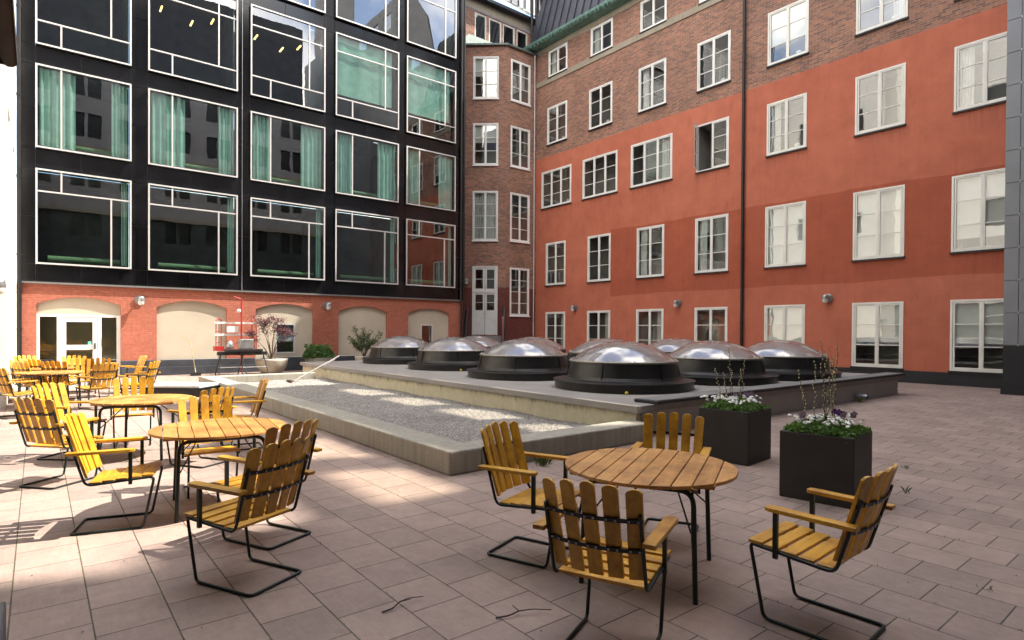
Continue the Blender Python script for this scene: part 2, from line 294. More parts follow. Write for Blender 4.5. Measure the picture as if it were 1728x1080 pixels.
# ---------------------------------------------------------------- mesh helpers
def root_of(o):
    while o.parent: o = o.parent
    return o
def empty(name, loc, label, cat, group=None, rz=0, kind=None):
    o = bpy.data.objects.new(name, None); col.objects.link(o); o.location = loc; o.rotation_euler = (0, 0, rz); o.empty_display_size = .2
    tag(o, label, cat, group, kind); return o
def tag(o, label=None, cat=None, group=None, kind=None):
    if label: o['label'] = label
    if cat: o['category'] = cat
    if group: o['group'] = group
    if kind: o['kind'] = kind
    return o
class MB:
    def __init__(s): s.v = []; s.f = []; s.sm = []
    def add(s, vs, fs, smooth=False):
        b = len(s.v); s.v += [Vector(v) for v in vs]
        for f in fs: s.f.append([b+i for i in f]); s.sm.append(smooth)
        return s
    def quad(s, a, b, c, d): return s.add([a, b, c, d], [(0, 1, 2, 3)])
    def box(s, x0, y0, z0, x1, y1, z1, Fm=None):
        x0, x1 = min(x0, x1), max(x0, x1); y0, y1 = min(y0, y1), max(y0, y1); z0, z1 = min(z0, z1), max(z0, z1)
        P = [(x, y, z) for z in (z0, z1) for y in (y0, y1) for x in (x0, x1)]
        if Fm: P = [Fm(*p) for p in P]
        return s.add(P, [(0, 2, 3, 1), (4, 5, 7, 6), (0, 1, 5, 4), (2, 6, 7, 3), (0, 4, 6, 2), (1, 3, 7, 5)])
    def tube(s, pts, r, seg=8, fillet=0, closed=False, caps=True, fs=5):
        P = [Vector(p) for p in pts]
        if fillet:
            Q = []
            for i, p in enumerate(P):
                if not closed and i in (0, len(P)-1): Q.append(p); continue
                a = (P[i-1]-p); b = (P[(i+1) % len(P)]-p); la, lb = a.length, b.length; a.normalize(); b.normalize()
                d = min(fillet, la*.45, lb*.45)
                for k in range(fs+1):
                    t = k/fs; Q.append((p+a*d)*(1-t)**2 + p*2*t*(1-t) + (p+b*d)*t*t)
            P = Q
        n = len(P); rr = r if isinstance(r, (list, tuple)) else [r]*n
        if len(rr) != n: rr = [rr[0]+(rr[-1]-rr[0])*i/(n-1) for i in range(n)]
        T = [(P[(i+1) % n]-P[i-1] if closed or 0 < i < n-1 else (P[1]-P[0] if i == 0 else P[-1]-P[-2])).normalized() for i in range(n)]
        nr = T[0].orthogonal().normalized(); vs = []
        for i in range(n):
            nr = (nr-T[i]*nr.dot(T[i])).normalized(); bn = T[i].cross(nr)
            for k in range(seg):
                a = 2*math.pi*k/seg; vs.append(P[i]+nr*math.cos(a)*rr[i]+bn*math.sin(a)*rr[i])
        fs_ = []
        for i in range(n if closed else n-1):
            j = (i+1) % n
            for k in range(seg): fs_.append((i*seg+k, i*seg+(k+1) % seg, j*seg+(k+1) % seg, j*seg+k))
        s.add(vs, fs_, True)
        if caps and not closed: s.add(vs[:seg], [tuple(range(seg))[::-1]]); s.add(vs[-seg:], [tuple(range(seg))])
        return s
    def lathe(s, prof, c=(0, 0, 0), seg=32, smooth=True, scale=(1, 1)):
        vs = [(c[0]+r*math.cos(2*math.pi*k/seg)*scale[0], c[1]+r*math.sin(2*math.pi*k/seg)*scale[1], c[2]+z) for r, z in prof for k in range(seg)]
        fs_ = [(i*seg+k, i*seg+(k+1) % seg, (i+1)*seg+(k+1) % seg, (i+1)*seg+k) for i in range(len(prof)-1) for k in range(seg)]
        return s.add(vs, fs_, smooth)
    def prism(s, poly, z0, z1, Fm=None):
        n = len(poly); P = [(x, y, z0) for x, y in poly]+[(x, y, z1) for x, y in poly]
        if Fm: P = [Fm(*p) for p in P]
        return s.add(P, [tuple(range(n))[::-1], tuple(range(n, 2*n))]+[(i, (i+1) % n, n+(i+1) % n, n+i) for i in range(n)])
    def build(s, name, mat, parent=None, bevel=0):
        org = Vector(root_of(parent).location) if parent else Vector((0, 0, 0))
        rot = root_of(parent).rotation_euler.z if parent else 0
        me = bpy.data.meshes.new(name); V = s.v
        if rot == 0: V2 = [v-org for v in V]
        else: V2 = V        # rotated things are built in local coordinates
        if s.__dict__.get('local'): V2 = V
        me.from_pydata([tuple(v) for v in V2], [], s.f); me.update()
        me.polygons.foreach_set('use_smooth', s.sm)
        uv = me.uv_layers.new(name='UVMap'); dat = np.zeros(len(me.loops)*2)
        for p in me.polygons:
            n = p.normal
            if abs(n.z) > .75: tx, ty = Vector((1, 0, 0)), Vector((0, 1, 0))
            else:
                tx = Vector((-n.y, n.x, 0)).normalized(); ty = Vector((0, 0, 1))
                if abs(tx.x) > abs(tx.y): tx = tx if tx.x > 0 else -tx
                else: tx = tx if tx.y > 0 else -tx
            for li in p.loop_indices:
                v = V[me.loops[li].vertex_index]; dat[2*li] = v.dot(tx)+50; dat[2*li+1] = v.dot(ty)+50
        uv.data.foreach_set('uv', dat)
        me.materials.append(mat if not isinstance(mat, str) else M[mat])
        o = bpy.data.objects.new(name, me); col.objects.link(o)
        if parent: o.parent = parent
        if bevel:
            b = o.modifiers.new('bevel', 'BEVEL'); b.width = bevel; b.segments = 2; b.limit_method = 'ANGLE'; b.angle_limit = R(40)
        return o
class LB(MB):
    def __init__(s): super().__init__(); s.local = True
def frame(O, U, Nn):
    O, U, Nn = Vector(O), Vector(U).normalized(), Vector(Nn).normalized()
    return lambda u, d, z: O+U*u+Nn*d+Vector((0, 0, z))      # (along the wall, out of the wall, up)
def wall(mb, Fm, u0, u1, z0, z1, holes, depth=.15, d=0):
    us = sorted({u0, u1, *[h[0] for h in holes], *[h[1] for h in holes]}); zs = sorted({z0, z1, *[h[2] for h in holes], *[h[3] for h in holes]})
    us = [u for u in us if u0-1e-6 <= u <= u1+1e-6]; zs = [z for z in zs if z0-1e-6 <= z <= z1+1e-6]
    for a, b in zip(us, us[1:]):
        run = None
        for c, e in zip(zs, zs[1:]):
            mu, mz = (a+b)/2, (c+e)/2
            if any(h[0] < mu < h[1] and h[2] < mz < h[3] for h in holes):
                if run: mb.quad(Fm(a, d, run[0]), Fm(b, d, run[0]), Fm(b, d, run[1]), Fm(a, d, run[1])); run = None
            else: run = (run[0], e) if run else (c, e)
        if run: mb.quad(Fm(a, d, run[0]), Fm(b, d, run[0]), Fm(b, d, run[1]), Fm(a, d, run[1]))
    for h in holes:
        a, b, c, e = max(h[0], u0), min(h[1], u1), max(h[2], z0), min(h[3], z1)
        if a >= b or c >= e: continue
        if depth:
            mb.quad(Fm(a, d, c), Fm(a, d-depth, c), Fm(a, d-depth, e), Fm(a, d, e)); mb.quad(Fm(b, d, c), Fm(b, d-depth, c), Fm(b, d-depth, e), Fm(b, d, e))
            mb.quad(Fm(a, d, c), Fm(b, d, c), Fm(b, d-depth, c), Fm(a, d-depth, c)); mb.quad(Fm(a, d, e), Fm(b, d, e), Fm(b, d-depth, e), Fm(a, d-depth, e))
def curtain(mb, Fm, u0, u1, d, z0, z1, folds, amp, rng, wave=.0):
    n = max(8, int(folds*8)); vs = []
    for k in range(n+1):
        t = k/n; u = u0+(u1-u0)*t; dd = d+amp*math.sin(t*folds*2*math.pi)+amp*.4*math.sin(t*folds*4.7+rng.random()*.4)
        vs += [Fm(u, dd, z0), Fm(u+wave*math.sin(t*5), dd*.98+d*.02, z1)]
    mb.add(vs, [(2*i, 2*i+2, 2*i+3, 2*i+1) for i in range(n)], True)
rng = random.Random(7)
def room(parent, Fm, u0, u1, z0, z1, d0, depth, mat):
    mb = MB(); a, b = d0, d0-depth
    mb.quad(Fm(u0, b, z0), Fm(u1, b, z0), Fm(u1, b, z1), Fm(u0, b, z1))
    for u in (u0, u1): mb.quad(Fm(u, a, z0), Fm(u, b, z0), Fm(u, b, z1), Fm(u, a, z1))
    for z in (z0, z1): mb.quad(Fm(u0, a, z), Fm(u1, a, z), Fm(u1, b, z), Fm(u0, b, z))
    return mb.build('room_recess', mat, parent)
def casement(parent, Fm, u0, u1, z0, z1, sashes=2, rows=3, blind=None, curt=None, mat='white', sill='metal', sillmat='plinth_black', proud=.02, label=None, opened=False, dark='room_warm', heights=None):
    """white casement window: casing, sashes with glazing bars, glass, inside room, curtain or blind"""
    f = MB(); c = .062
    f.box(u0, proud-.09, z0, u0+c, proud, z1, Fm); f.box(u1-c, proud-.09, z0, u1, proud, z1, Fm)
    f.box(u0+c, proud-.09, z1-c, u1-c, proud-.003, z1, Fm); f.box(u0+c, proud-.09, z0, u1-c, proud-.003, z0+c, Fm)
    W_ = (u1-u0-2*c)/sashes; g = MB(); sw = .046; sas = []
    for i in range(sashes):
        a = u0+c+W_*i; b = a+W_
        if i: f.box(a-.022, proud-.08, z0+c, a+.022, proud-.006, z1-c, Fm)
        if opened and i == sashes-1: continue
        A, B, Z0, Z1 = a+.012, b-.012, z0+c+.005, z1-c-.005
        for (p, q, r_, s_) in ((A, A+sw, Z0, Z1), (B-sw, B, Z0, Z1), (A+sw, B-sw, Z0, Z0+sw), (A+sw, B-sw, Z1-sw, Z1)): f.box(p, proud-.07, r_, q, proud-.015, s_, Fm)
        hs = heights or [k/rows for k in range(1, rows)]
        for h in hs:
            z = Z0+(Z1-Z0)*h; f.box(A+sw, proud-.065, z-.014, B-sw, proud-.022, z+.014, Fm)
        g.quad(Fm(A+sw, proud-.045, Z0+sw), Fm(B-sw, proud-.045, Z0+sw), Fm(B-sw, proud-.045, Z1-sw), Fm(A+sw, proud-.045, Z1-sw))
    o = f.build('window', mat, parent)
    if label: o['label'] = label
    g.build('pane', 'glass', o)
    if opened:                                     # the right sash swung outwards
        a = u1-c-.02; e = MB(); L_ = W_*.95; th = R(68)
        G = lambda u, d, z: Fm(a-math.cos(th)*u, proud+math.sin(th)*u+d, z)
        for (p, q, r_, s_) in ((0, sw, z0+c, z1-c), (L_-sw, L_, z0+c, z1-c), (sw, L_-sw, z0+c, z0+c+sw), (sw, L_-sw, z1-c-sw, z1-c)): e.box(p, 0, r_, q, .04, s_, G)
        for k in range(1, rows):
            z = z0+c+(z1-z0-2*c)*k/rows; e.box(sw, .005, z-.013, L_-sw, .035, z+.013, G)
        e.build('open_sash', mat, o); e = MB(); e.quad(G(sw, .02, z0+c+sw), G(L_-sw, .02, z0+c+sw), G(L_-sw, .02, z1-c-sw), G(sw, .02, z1-c-sw)); e.build('pane', 'glass', o)
    if sill:
        s_ = MB(); s_.box(u0-.03, 0.003, z0-.055, u1+.03, proud+.055, z0-.004, Fm); s_.build('window_sill', sillmat, o)
    room(o, Fm, u0+.03, u1-.03, z0+.03, z1-.03, proud-.10, .9, dark)
    if blind:
        b = MB(); b.quad(Fm(u0+c, proud-.13, z1-c-(z1-z0-2*c)*blind), Fm(u1-c, proud-.13, z1-c-(z1-z0-2*c)*blind), Fm(u1-c, proud-.13, z1-c), Fm(u0+c, proud-.13, z1-c)); b.build('roller_blind', 'blind', o)
    if curt:
        for side in curt:
            wd = (u1-u0)*(.25 if side in 'lr' else .8); b = MB()
            if side == 'l': a0, a1 = u0+.09, u0+.09+wd
            elif side == 'r': a0, a1 = u1-.09-wd, u1-.09
            else: a0, a1 = u0+.09, u1-.09
            curtain(b, Fm, a0, a1, proud-.19, z0+.06, z1-.06, 5 if side in 'lr' else 11, .022, rng); b.build('curtain', 'curtain_white', o)
    return o
def things_on_sill(parent, Fm, u, z, proud=.02):
    b = MB(); p = Fm(u, proud-.22, z+.1); b.lathe([(.0, 0), (.07, 0), (.10, .05), (.11, .13), (.09, .16), (0, .16)], p, 12); b.build('flower_pot', 'white_paint', parent)

# ================================================================ GROUND
g = MB(); g.quad((-40, -40, 0), (60, -40, 0), (60, 60, 0), (-40, 60, 0)); o = g.build('terrace_paving', 'pavers'); tag(o, 'pinkish concrete paving slabs of the courtyard terrace', None, None, 'structure')
# gravel bed
g = MB(); nx, ny = 46, 160; vs = []; r2_ = random.Random(3)
for j in range(ny+1):
    for i in range(nx+1):
        vs.append((4.05+(7.25-4.05)*i/nx, 6.02+(18.6-6.02)*j/ny, .075+r2_.uniform(-.012, .014)+.02*math.sin(i*.33)*math.sin(j*.21)))
g.add(vs, [(j*(nx+1)+i, j*(nx+1)+i+1, (j+1)*(nx+1)+i+1, (j+1)*(nx+1)+i) for j in range(ny) for i in range(nx)], False)
o = g.build('gravel', 'gravel'); tag(o, 'grey crushed gravel filling the low concrete kerb', None, None, 'structure')
# kerb frame round the gravel
K = empty('concrete_kerb', (3.6, 5.6, 0), 'low weathered concrete kerb framing the bed of grey gravel', 'kerb')
g = MB(); g.box(3.62, 5.63, 0, 4.07, 18.95, .275); g.build('kerb_beam', 'concrete', K, .02)
g = MB(); g.box(4.073, 5.63, 0, 7.19, 6.05, .272); g.build('kerb_beam', 'concrete', K, .02)
g = MB(); g.box(4.073, 18.55, 0, 6.9, 18.95, .272); g.build('kerb_beam', 'concrete', K, .02)
# raised platform
P = empty('raised_platform', (7.2, 5.86, 0), 'raised concrete platform carrying the round domed skylights', 'platform')
g = MB(); g.box(7.2, 5.92, 0, 7.32, 20.6, .39); g.build('side_wall', 'cream_wall', P)
g = MB(); g.box(7.32, 5.90, 0, 17.95, 20.6, .385); g.build('front_wall', 'front_concrete', P)
g = MB(); g.box(7.13, 5.84, .39, 18.0, 20.7, .50); g.build('slab', 'slab', P, .01)
g = MB(); g.box(7.55, 5.78, .503, 18.12, 6.25, .555); g.build('coping', 'plinth_black', P, .008)
g = MB(); g.box(7.58, 5.81, .556, 18.1, 6.22, .562); g.build('coping_top', 'coping_top', P)
# pipe stub under the coping
g = MB(); g.tube([(15.2, 6.0, .13), (15.2, 5.62, .12)], .07, 16, caps=False); g.tube([(15.2, 6.0, .13), (15.2, 5.621, .12)], .062, 16, caps=False)
g.build('drain_spout', 'steel', P)

# ================================================================ BLACK CLAD BUILDING
YB = 23.86
FB = frame((0, YB, 0), (1, 0, 0), (0, -1, 0))
B = empty('black_glass_building', (-.6, YB, 0), 'office block with glossy black cladding and big projecting windows over a red brick base', 'building')
cols = [(-.04, 2.49), (2.97, 5.84), (6.29, 9.17), (9.61, 12.5), (12.89, 15.5)]
rowz = [(3.64, 6.62), (7.27, 9.87), (10.48, 13.89), (14.5, 17.6), (18.3, 21.5)]
holes = [(a, b, c, d) for a, b in cols for c, d in rowz]
g = MB(); wall(g, FB, -.38, 16.05, 3.08, 24, holes, .3, 0); g.quad(FB(-.38, 0, 3.08), FB(16.05, 0, 3.08), FB(16.05, -.3, 3.08), FB(-.38, -.3, 3.08)); g.build('backing', 'clad_seam', B)
# panels with fine joints
xs = [-.38]
for a, b in cols: xs += [a, a+(b-a)*.46, b]
xs.append(16.05); zs = [3.10, 3.64]
for c, d in rowz: zs += [(c+d)/2, d]; zs.append(None)
zb = [3.10]
for i, (c, d) in enumerate(rowz):
    zb += [c, (c+d)/2, d]
zb.append(24)
g = MB(); gp = .007
for i, (a, b) in enumerate(zip(xs, xs[1:])):
    for c, d in zip(zb, zb[1:]):
        mu, mz = (a+b)/2, (c+d)/2
        if any(h[0] < mu < h[1] and h[2] < mz < h[3] for h in holes): continue
        isgap = not any(abs(a-ca) < 1e-6 or abs(b-cb) < 1e-6 for ca, cb in cols) or True
        g.box(a+gp, .004, c+gp, b-gp, .03, d-gp, FB)
g.build('cladding', 'clad', B)
g = MB(); g.box(-.4, .0, 3.03, 16.06, .10, 3.085, FB); g.build('drip_flashing', 'clad_seam', B)
g = MB(); g.box(-.38, .001, 3.10, 16.05, -8, 24, lambda u, d, z: Vector((u, YB+1.0-d, z))) if False else None
g = MB(); g.quad((16.05, YB, 0), (16.05, YB+5, 0), (16.05, YB+5, 24), (16.05, YB, 24)); g.quad((-.6, YB, 24), (16.05, YB, 24), (16.05, YB+5, 24), (-.6, YB+5, 24)); g.build('side_wall', 'clad', B)
def bigwin(ci, ri):
    a, b = cols[ci]; c, d = rowz[ri]; W_, H_ = b-a, d-c; P_ = .18; t = .05
    f = MB()                                    # white front edge and mullions
    f.box(a, P_-.03, c, a+t, P_, d, FB); f.box(b-t, P_-.03, c, b, P_, d, FB); f.box(a+t, P_-.03, c, b-t, P_-.002, c+t, FB); f.box(a+t, P_-.03, d-t, b-t, P_-.002, d, FB)
    ax, bx, cz, dz = a+t, b-t, c+t, d-t; m = .022
    def V(u, z0, z1): f.box(u-m, P_-.07, z0, u+m, P_-.018, z1, FB)
    def Hh(z, u0=None, u1=None): f.box(u0 or ax, P_-.072, z-m, u1 or bx, P_-.02, z+m, FB)
    q1, q3 = a+W_*.255, a+W_*.775
    if ri == 0: Hh(d-H_*.235); V(q1, d-H_*.235+m, dz); V(q3, cz, d-H_*.235-m)
    elif ri == 1: V(q1, cz, dz)
    elif ri == 2: Hh(c+H_*.22); Hh(d-H_*.22); V(q1, cz, c+H_*.22-m); V(q3, c+H_*.22+m, dz)
    elif ri == 3: V(q3, cz, dz); Hh(c+H_*.7)
    else: V(q1, cz, dz)
    o = f.build('window', 'alu', B)
    k = MB()                                    # black box sides
    for u in (a+.006, b-.031): k.box(u, -.25, c+.006, u+.025, P_-.032, d-.006, FB)
    for z in (c+.006, d-.031): k.box(a+.032, -.25, z, b-.032, P_-.034, z+.025, FB)
    k.build('window_box', 'black_box', o)
    p = MB(); p.quad(FB(ax, P_-.055, cz), FB(bx, P_-.055, cz), FB(bx, P_-.055, dz), FB(ax, P_-.055, dz)); p.build('pane', 'glass_dark', o)
    rm = room(o, FB, a+.04, b-.04, c+.04, d-.04, -.26, 2.2, 'room')
    cu = MB()
    if ri == 1:
        curtain(cu, FB, a+.1, a+W_*(.40 if ci in (0, 1) else .27), .03, c+.1, d-.08, 5, .03, rng)
        curtain(cu, FB, b-W_*(.22 if ci < 2 else .33), b-.12, .03, c+.1, d-.08, 4, .03, rng); cu.build('curtain', 'curtain', o)
    if ri == 2 and ci >= 3:
        curtain(cu, FB, a+.08, b-.3, .05, c+H_*.27, d-.08, 3, .012, rng); cu.build('curtain', 'curtain', o)
    if ri == 0:
        curtain(cu, FB, b-W_*.11, b-.12, .0, c+.1, d-.08, 2, .03, rng); cu.build('curtain', 'curtain', o)
    if ri in (0, 1):
        s_ = MB(); s_.tube([FB(a+W_*.12, -.22, c+.22), FB(b-W_*.12, -.22, c+.22)], .10, 10); s_.build('bench_cushion', 'cushion', o)
    if ri == 2 and ci < 3:
        for q, z in ((.2, d-.5), (.55, d-.7), (.8, d-.4)):
            s_ = MB(); s_.box(a+W_*q, -1.6, z, a+W_*q+.05, -1.15, z+.04, FB); s_.build('ceiling_lamp', 'lamp_yellow', o)
    return o
for ci in range(5):
    for ri in range(5): bigwin(ci, ri)
# brick base with arches
arches = [(-.02, 2.2), (3.25, 5.5), (6.53, 8.76), (9.82, 12.05), (13.09, 15.31)]
ZS, ZA = 2.40, 2.64
g = MB(); wall(g, FB, -.55, 16.05, .54, 3.04, [(a, b, .54 if i else .54, ZA) for i, (a, b) in enumerate(arches)], 0, 0)
for i, (a, b) in enumerate(arches):
    n = 20; arc = [(a+(b-a)*k/n, ZS+(ZA-ZS)*(1-(2*k/n-1)**2)) for k in range(n+1)]
    for (u, z), (u2, z2) in zip(arc, arc[1:]):
        g.quad(FB(u, 0, z), FB(u2, 0, z2), FB(u2, 0, ZA), FB(u, 0, ZA)); g.quad(FB(u, 0, z), FB(u2, 0, z2), FB(u2, -.14, z2), FB(u, -.14, z))
    for u in (a, b): g.quad(FB(u, 0, .54), FB(u, -.14, .54), FB(u, -.14, ZS), FB(u, 0, ZS))
g.build('brick_base', 'brick_red', B)
def archfill(parent, a, b, d, z0, hole=None, name='arch_panel'):
    g = MB(); hs = [hole] if hole else []
    wall(g, FB, a-.02, b+.02, z0, ZA+.02, hs, .12, d); return g.build(name, 'beige', parent)
archfill(B, *arches[1], -.11, .54)
for u in (4.0, 4.6):
    pass
archfill(B, *arches[2], -.11, .54, (7.29, 8.07, .68, 1.87))
archfill(B, *arches[3], -.11, .54)
archfill(B, *arches[4], -.11, .54, (13.8, 14.45, .95, 1.9))
archfill(B, *arches[0], -.11, 2.05, None)
for (a, b, c, d_) in ((7.29, 8.07, .68, 1.87), (13.8, 14.45, .95, 1.9)):
    f = MB(); 
    for p, q, r_, s_ in ((a, a+.06, c, d_), (b-.06, b, c, d_), (a+.06, b-.06, c, c+.06), (a+.06, b-.06, d_-.06, d_)): f.box(p, -.17, r_, q, -.10, s_, FB)
    o = f.build('window', 'alu', B); p = MB(); p.quad(FB(a+.06, -.15, c+.06), FB(b-.06, -.15, c+.06), FB(b-.06, -.15, d_-.06), FB(a+.06, -.15, d_-.06)); p.build('pane', 'glass_dark', o); room(o, FB, a, b, c, d_, -.24, .8, 'room')
    if a < 10: p = MB(); p.quad(FB(a+.06, -.22, c+.5), FB(b-.06, -.22, c+.5), FB(b-.06, -.22, d_-.06), FB(a+.06, -.22, d_-.06)); p.build('blind', 'teal_reflection', o)  # teal sheet added behind the pane, imitating the reflection in its glass
# plinth
g = MB()
for a, b in ((2.2, 16.05), (-.55, -.02)): g.box(a, -.2, 0, b, .10, .30, FB); g.box(a, -.2, .30, b, .05, .535, FB)
g.build('plinth', 'plinth', B, .01)
# glazed door in the first arch
f = MB(); f.box(-.02, -.16, 2.0, 2.2, -.09, 2.07, FB)
for a, b in ((-.02, .06), (.49, .58), (1.58, 1.67), (2.09, 2.2)): f.box(a, -.165, 0, b, -.085, 2.0, FB)
for a, b in ((.06, .49), (1.67, 2.09)): f.box(a, -.16, 0, b, -.09, .10, FB)
o = f.build('door_surround', 'white', B)
for a, b in ((.06, .49), (1.67, 2.09)):
    p = MB(); p.quad(FB(a, -.12, .1), FB(b, -.12, .1), FB(b, -.12, 2.0), FB(a, -.12, 2.0)); p.build('sidelight', 'glass_frost', o)
room(o, FB, 0, 2.18, 0, 2.05, -.17, 1.2, 'olive_room')
f = MB()
for a, b, c, d_ in ((.585, .73, .02, 1.99), (1.43, 1.575, .02, 1.99), (.73, 1.43, .02, .26), (.73, 1.43, 1.84, 1.99), (.73, 1.43, .93, 1.09)): f.box(a, -.15, c, b, -.10, d_, FB)
o = f.build('door', 'white', B); p = MB(); p.quad(FB(.73, -.125, .26), FB(1.43, -.125, .26), FB(1.43, -.125, .93), FB(.73, -.125, .93)); p.quad(FB(.73, -.125, 1.09), FB(1.43, -.125, 1.09), FB(1.43, -.125, 1.84), FB(.73, -.125, 1.84)); p.build('pane', 'glass_frost', o)
p = MB(); p.box(1.47, -.098, .95, 1.51, -.05, 1.15, FB); p.build('door_handle', 'black_plastic', o)
p = MB(); p.box(1.30, -.122, 1.10, 1.40, -.118, 1.20, FB); p.build('sticker', 'mint', o)
# downpipes of the black building
def pipe_run(parent, pts, r=.055, brackets=(), mat='pipe'):
    g = MB(); g.tube(pts, r, 10, .1)
    for z in brackets: g.tube([(pts[0][0], pts[0][1], z-.03), (pts[0][0], pts[0][1], z+.03)], r*1.25, 10)
    return g.build('downpipe', mat, parent)
pipe_run(B, [(-.43, 23.70, 0), (-.43, 23.70, 24)], .06, (1.6, 3.9, 6.3, 8.8, 11.5))
pipe_run(B, [(15.86, 23.72, .3), (15.86, 23.72, 24)], .05, (4, 8, 12, 16))
pipe_run(B, [(16.02, 23.74, .3), (16.02, 23.74, 24)], .045, (4, 8, 12, 16))
pipe_run(B, [(6.02, 23.80, 3.0), (6.02, 23.80, 14)], .012, (), 'steel')

# ================================================================ BRICK STAIR TOWER IN THE CORNER
T = empty('brick_stair_tower', (18.5, 27.3, 0), 'brown brick stair bay with canted side and white windows in the courtyard corner', 'building')
P1 = Vector((20.2, 25.81, 0)); dirc = (Vector((18.5, 27.3, 0))-P1).normalized()
F1 = frame(P1, dirc, (-.66, -.75, 0)); nrm = Vector((dirc.y, -dirc.x, 0)); nrm = nrm if nrm.y < 0 else -nrm
F1 = frame(P1, dirc, nrm); F2 = frame((0, 25.81, 0), (1, 0, 0), (0, -1, 0))
h1 = [(.44, 1.85, 14.42, 16.74), (.44, 1.85, 10.76, 13.07), (.44, 1.85, 6.6, 9.34), (.44, 1.85, 1.38, 5.19)]
h2 = [(20.49, 21.9, 14.4, 16.69), (20.49, 21.9, 10.75, 13.02), (20.49, 21.9, 6.62, 9.32), (20.49, 21.9, 2.46, 5.15)]
g = MB(); wall(g, F1, 0, 2.6, 4.0, 17.42, h1, .12); wall(g, F2, 20.2, 22.4, 4.0, 17.42, h2, .12); g.build('wall', 'brick', T)
g = MB(); wall(g, F1, 0, 2.6, 0, 4.0, h1, .12); wall(g, F2, 20.2, 22.4, 0, 4.0, h2, .12); g.build('painted_wall_base', 'brick_dark', T)
for i, (a, b, c, d) in enumerate(h1[:3]): casement(T, F1, a, b, c, d, 2, 4 if i == 2 else 3, curt='a' if i == 2 else None, sillmat='white', dark='room_warm', blind=.45 if i < 2 else None)
for i, (a, b, c, d) in enumerate(h2): casement(T, F2, a, b, c, d, 2, 4 if i > 1 else 3, None, None, sillmat='white', dark='room_warm')
# tower door
a, b, c, d = h1[3]; f = MB()
for p, q, r_, s_ in ((a, a+.08, c, d), (b-.08, b, c, d), (a+.08, b-.08, d-.08, d), (a+.08, b-.08, 3.72, 3.84)): f.box(p, -.1, r_, q, .02, s_, F1)
o = f.build('door', 'white', T); f = MB(); pn = MB(); m_ = (a+b)/2
for x0, x1 in ((a+.085, m_-.01), (m_+.01, b-.085)):
    for z0, z1, bars, solid in ((3.845, 5.10, 1, 0), (c+.02, 3.715, 1, 1.25)):
        zt = z0+solid
        for p, q, r_, s_ in ((x0, x0+.1, z0, z1), (x1-.1, x1, z0, z1), (x0+.1, x1-.1, z1-.1, z1), (x0+.1, x1-.1, z0, zt+.1)): f.box(p, -.06, r_, q, -.01, s_, F1)
        zm = (zt+.1+z1-.1)/2; f.box(x0+.1, -.055, zm-.015, x1-.1, -.015, zm+.015, F1)
        pn.quad(F1(x0+.1, -.035, zt+.1), F1(x1-.1, -.035, zt+.1), F1(x1-.1, -.035, z1-.1), F1(x0+.1, -.035, z1-.1))
f.build('door_leaf', 'white', o); pn.build('pane', 'glass', o); room(o, F1, a+.05, b-.05, c+.02, d-.05, -.11, 1.2, 'room_warm')
f = MB(); f.lathe([(0, 0), (.035, 0), (.035, .02), (0, .02)], F1(m_+.06, 0, 2.55), 10); f.box(m_-.07, -.005, 2.52, m_-.04, .05, 2.58, F1); f.build('door_handle', 'steel', o)
# bay roof, steps, side boards
g = MB(); pts = [F1(2.75, .12, 17.42), F1(0, .12, 17.42), Vector((20.27, 25.68, 17.42)), Vector((22.5, 25.68, 17.42))]
A_ = [F1(2.75, .14, 17.42), Vector((20.16, 25.67, 17.42)), Vector((22.4, 25.67, 17.42))]; Bk = [Vector((18.9, 27.6, 18.25)), Vector((20.6, 27.6, 18.25)), Vector((22.4, 27.6, 18.25))]
for i in range(2): g.quad(A_[i], A_[i+1], Bk[i+1], Bk[i]); g.quad(A_[i], A_[i+1], A_[i+1]-Vector((0, 0, .10)), A_[i]-Vector((0, 0, .10)))
g.build('roof', 'tin', T)
g = MB()
for k in range(5): g.box(.2, .0, .0, 2.0, .35+.3*k, 1.34-.27*k, F1)
g.build('door_steps', 'slab', T)
g = MB(); g.box(.05, .3, .9, .16, .42, 2.4, F1); g.build('side_post', 'pink', T)
g = MB()
for u in (.02, 2.05): g.prism([(0, 1.2), (1.3, .35), (1.3, .75), (0, 2.9)], u, u+.06, lambda x, y, z: F1(z, x+.05, y))
g.build('stair_parapet', 'plinth_black', T)
g = MB(); g.tube([Vector((22.15, 25.70, .9)), Vector((22.15, 25.70, 17.3))], .03, 8); g.build('downpipe', 'pale_metal', T)
# upper wall behind the bay, with four tall windows
Y6 = 27.6; F6 = frame((0, Y6, 0), (1, 0, 0), (0, -1, 0))
U = empty('upper_brick_wing', (18, Y6, 0), 'brick attic storey with a row of four tall windows above the stair bay', 'building')
h6 = [(19.3, 20.12, 17.9, 19.63), (20.3, 21.2, 17.9, 19.63), (21.3, 22.2, 17.9, 19.63), (22.34, 23.2, 17.9, 19.63)]
g = MB(); wall(g, F6, 15, 24, 0, 19.72, h6, .15); g.build('wall', 'brick', U)
for a, b, c, d in h6:
    f = MB()
    for p, q, r_, s_ in ((a, a+.08, c, d), (b-.08, b, c, d), (a+.08, b-.08, c, c+.08), (a+.08, b-.08, d-.08, d)): f.box(p, -.11, r_, q, -.03, s_, F6)
    o = f.build('window', 'cream_frame', U); p = MB(); p.quad(F6(a+.08, -.07, c+.08), F6(b-.08, -.07, c+.08), F6(b-.08, -.07, d-.08), F6(a+.08, -.07, d-.08)); p.build('pane', 'glass', o); room(o, F6, a, b, c, d, -.16, .9, 'room')
g = MB(); g.box(18.6, .01, 19.72, 24, .06, 20.25, F6); g.build('stone_band', 'stone', U)
g = MB(); g.box(18.3, -.1, 20.25, 24.5, .45, 20.40, F6); g.build('eave', 'seam_roof', U)
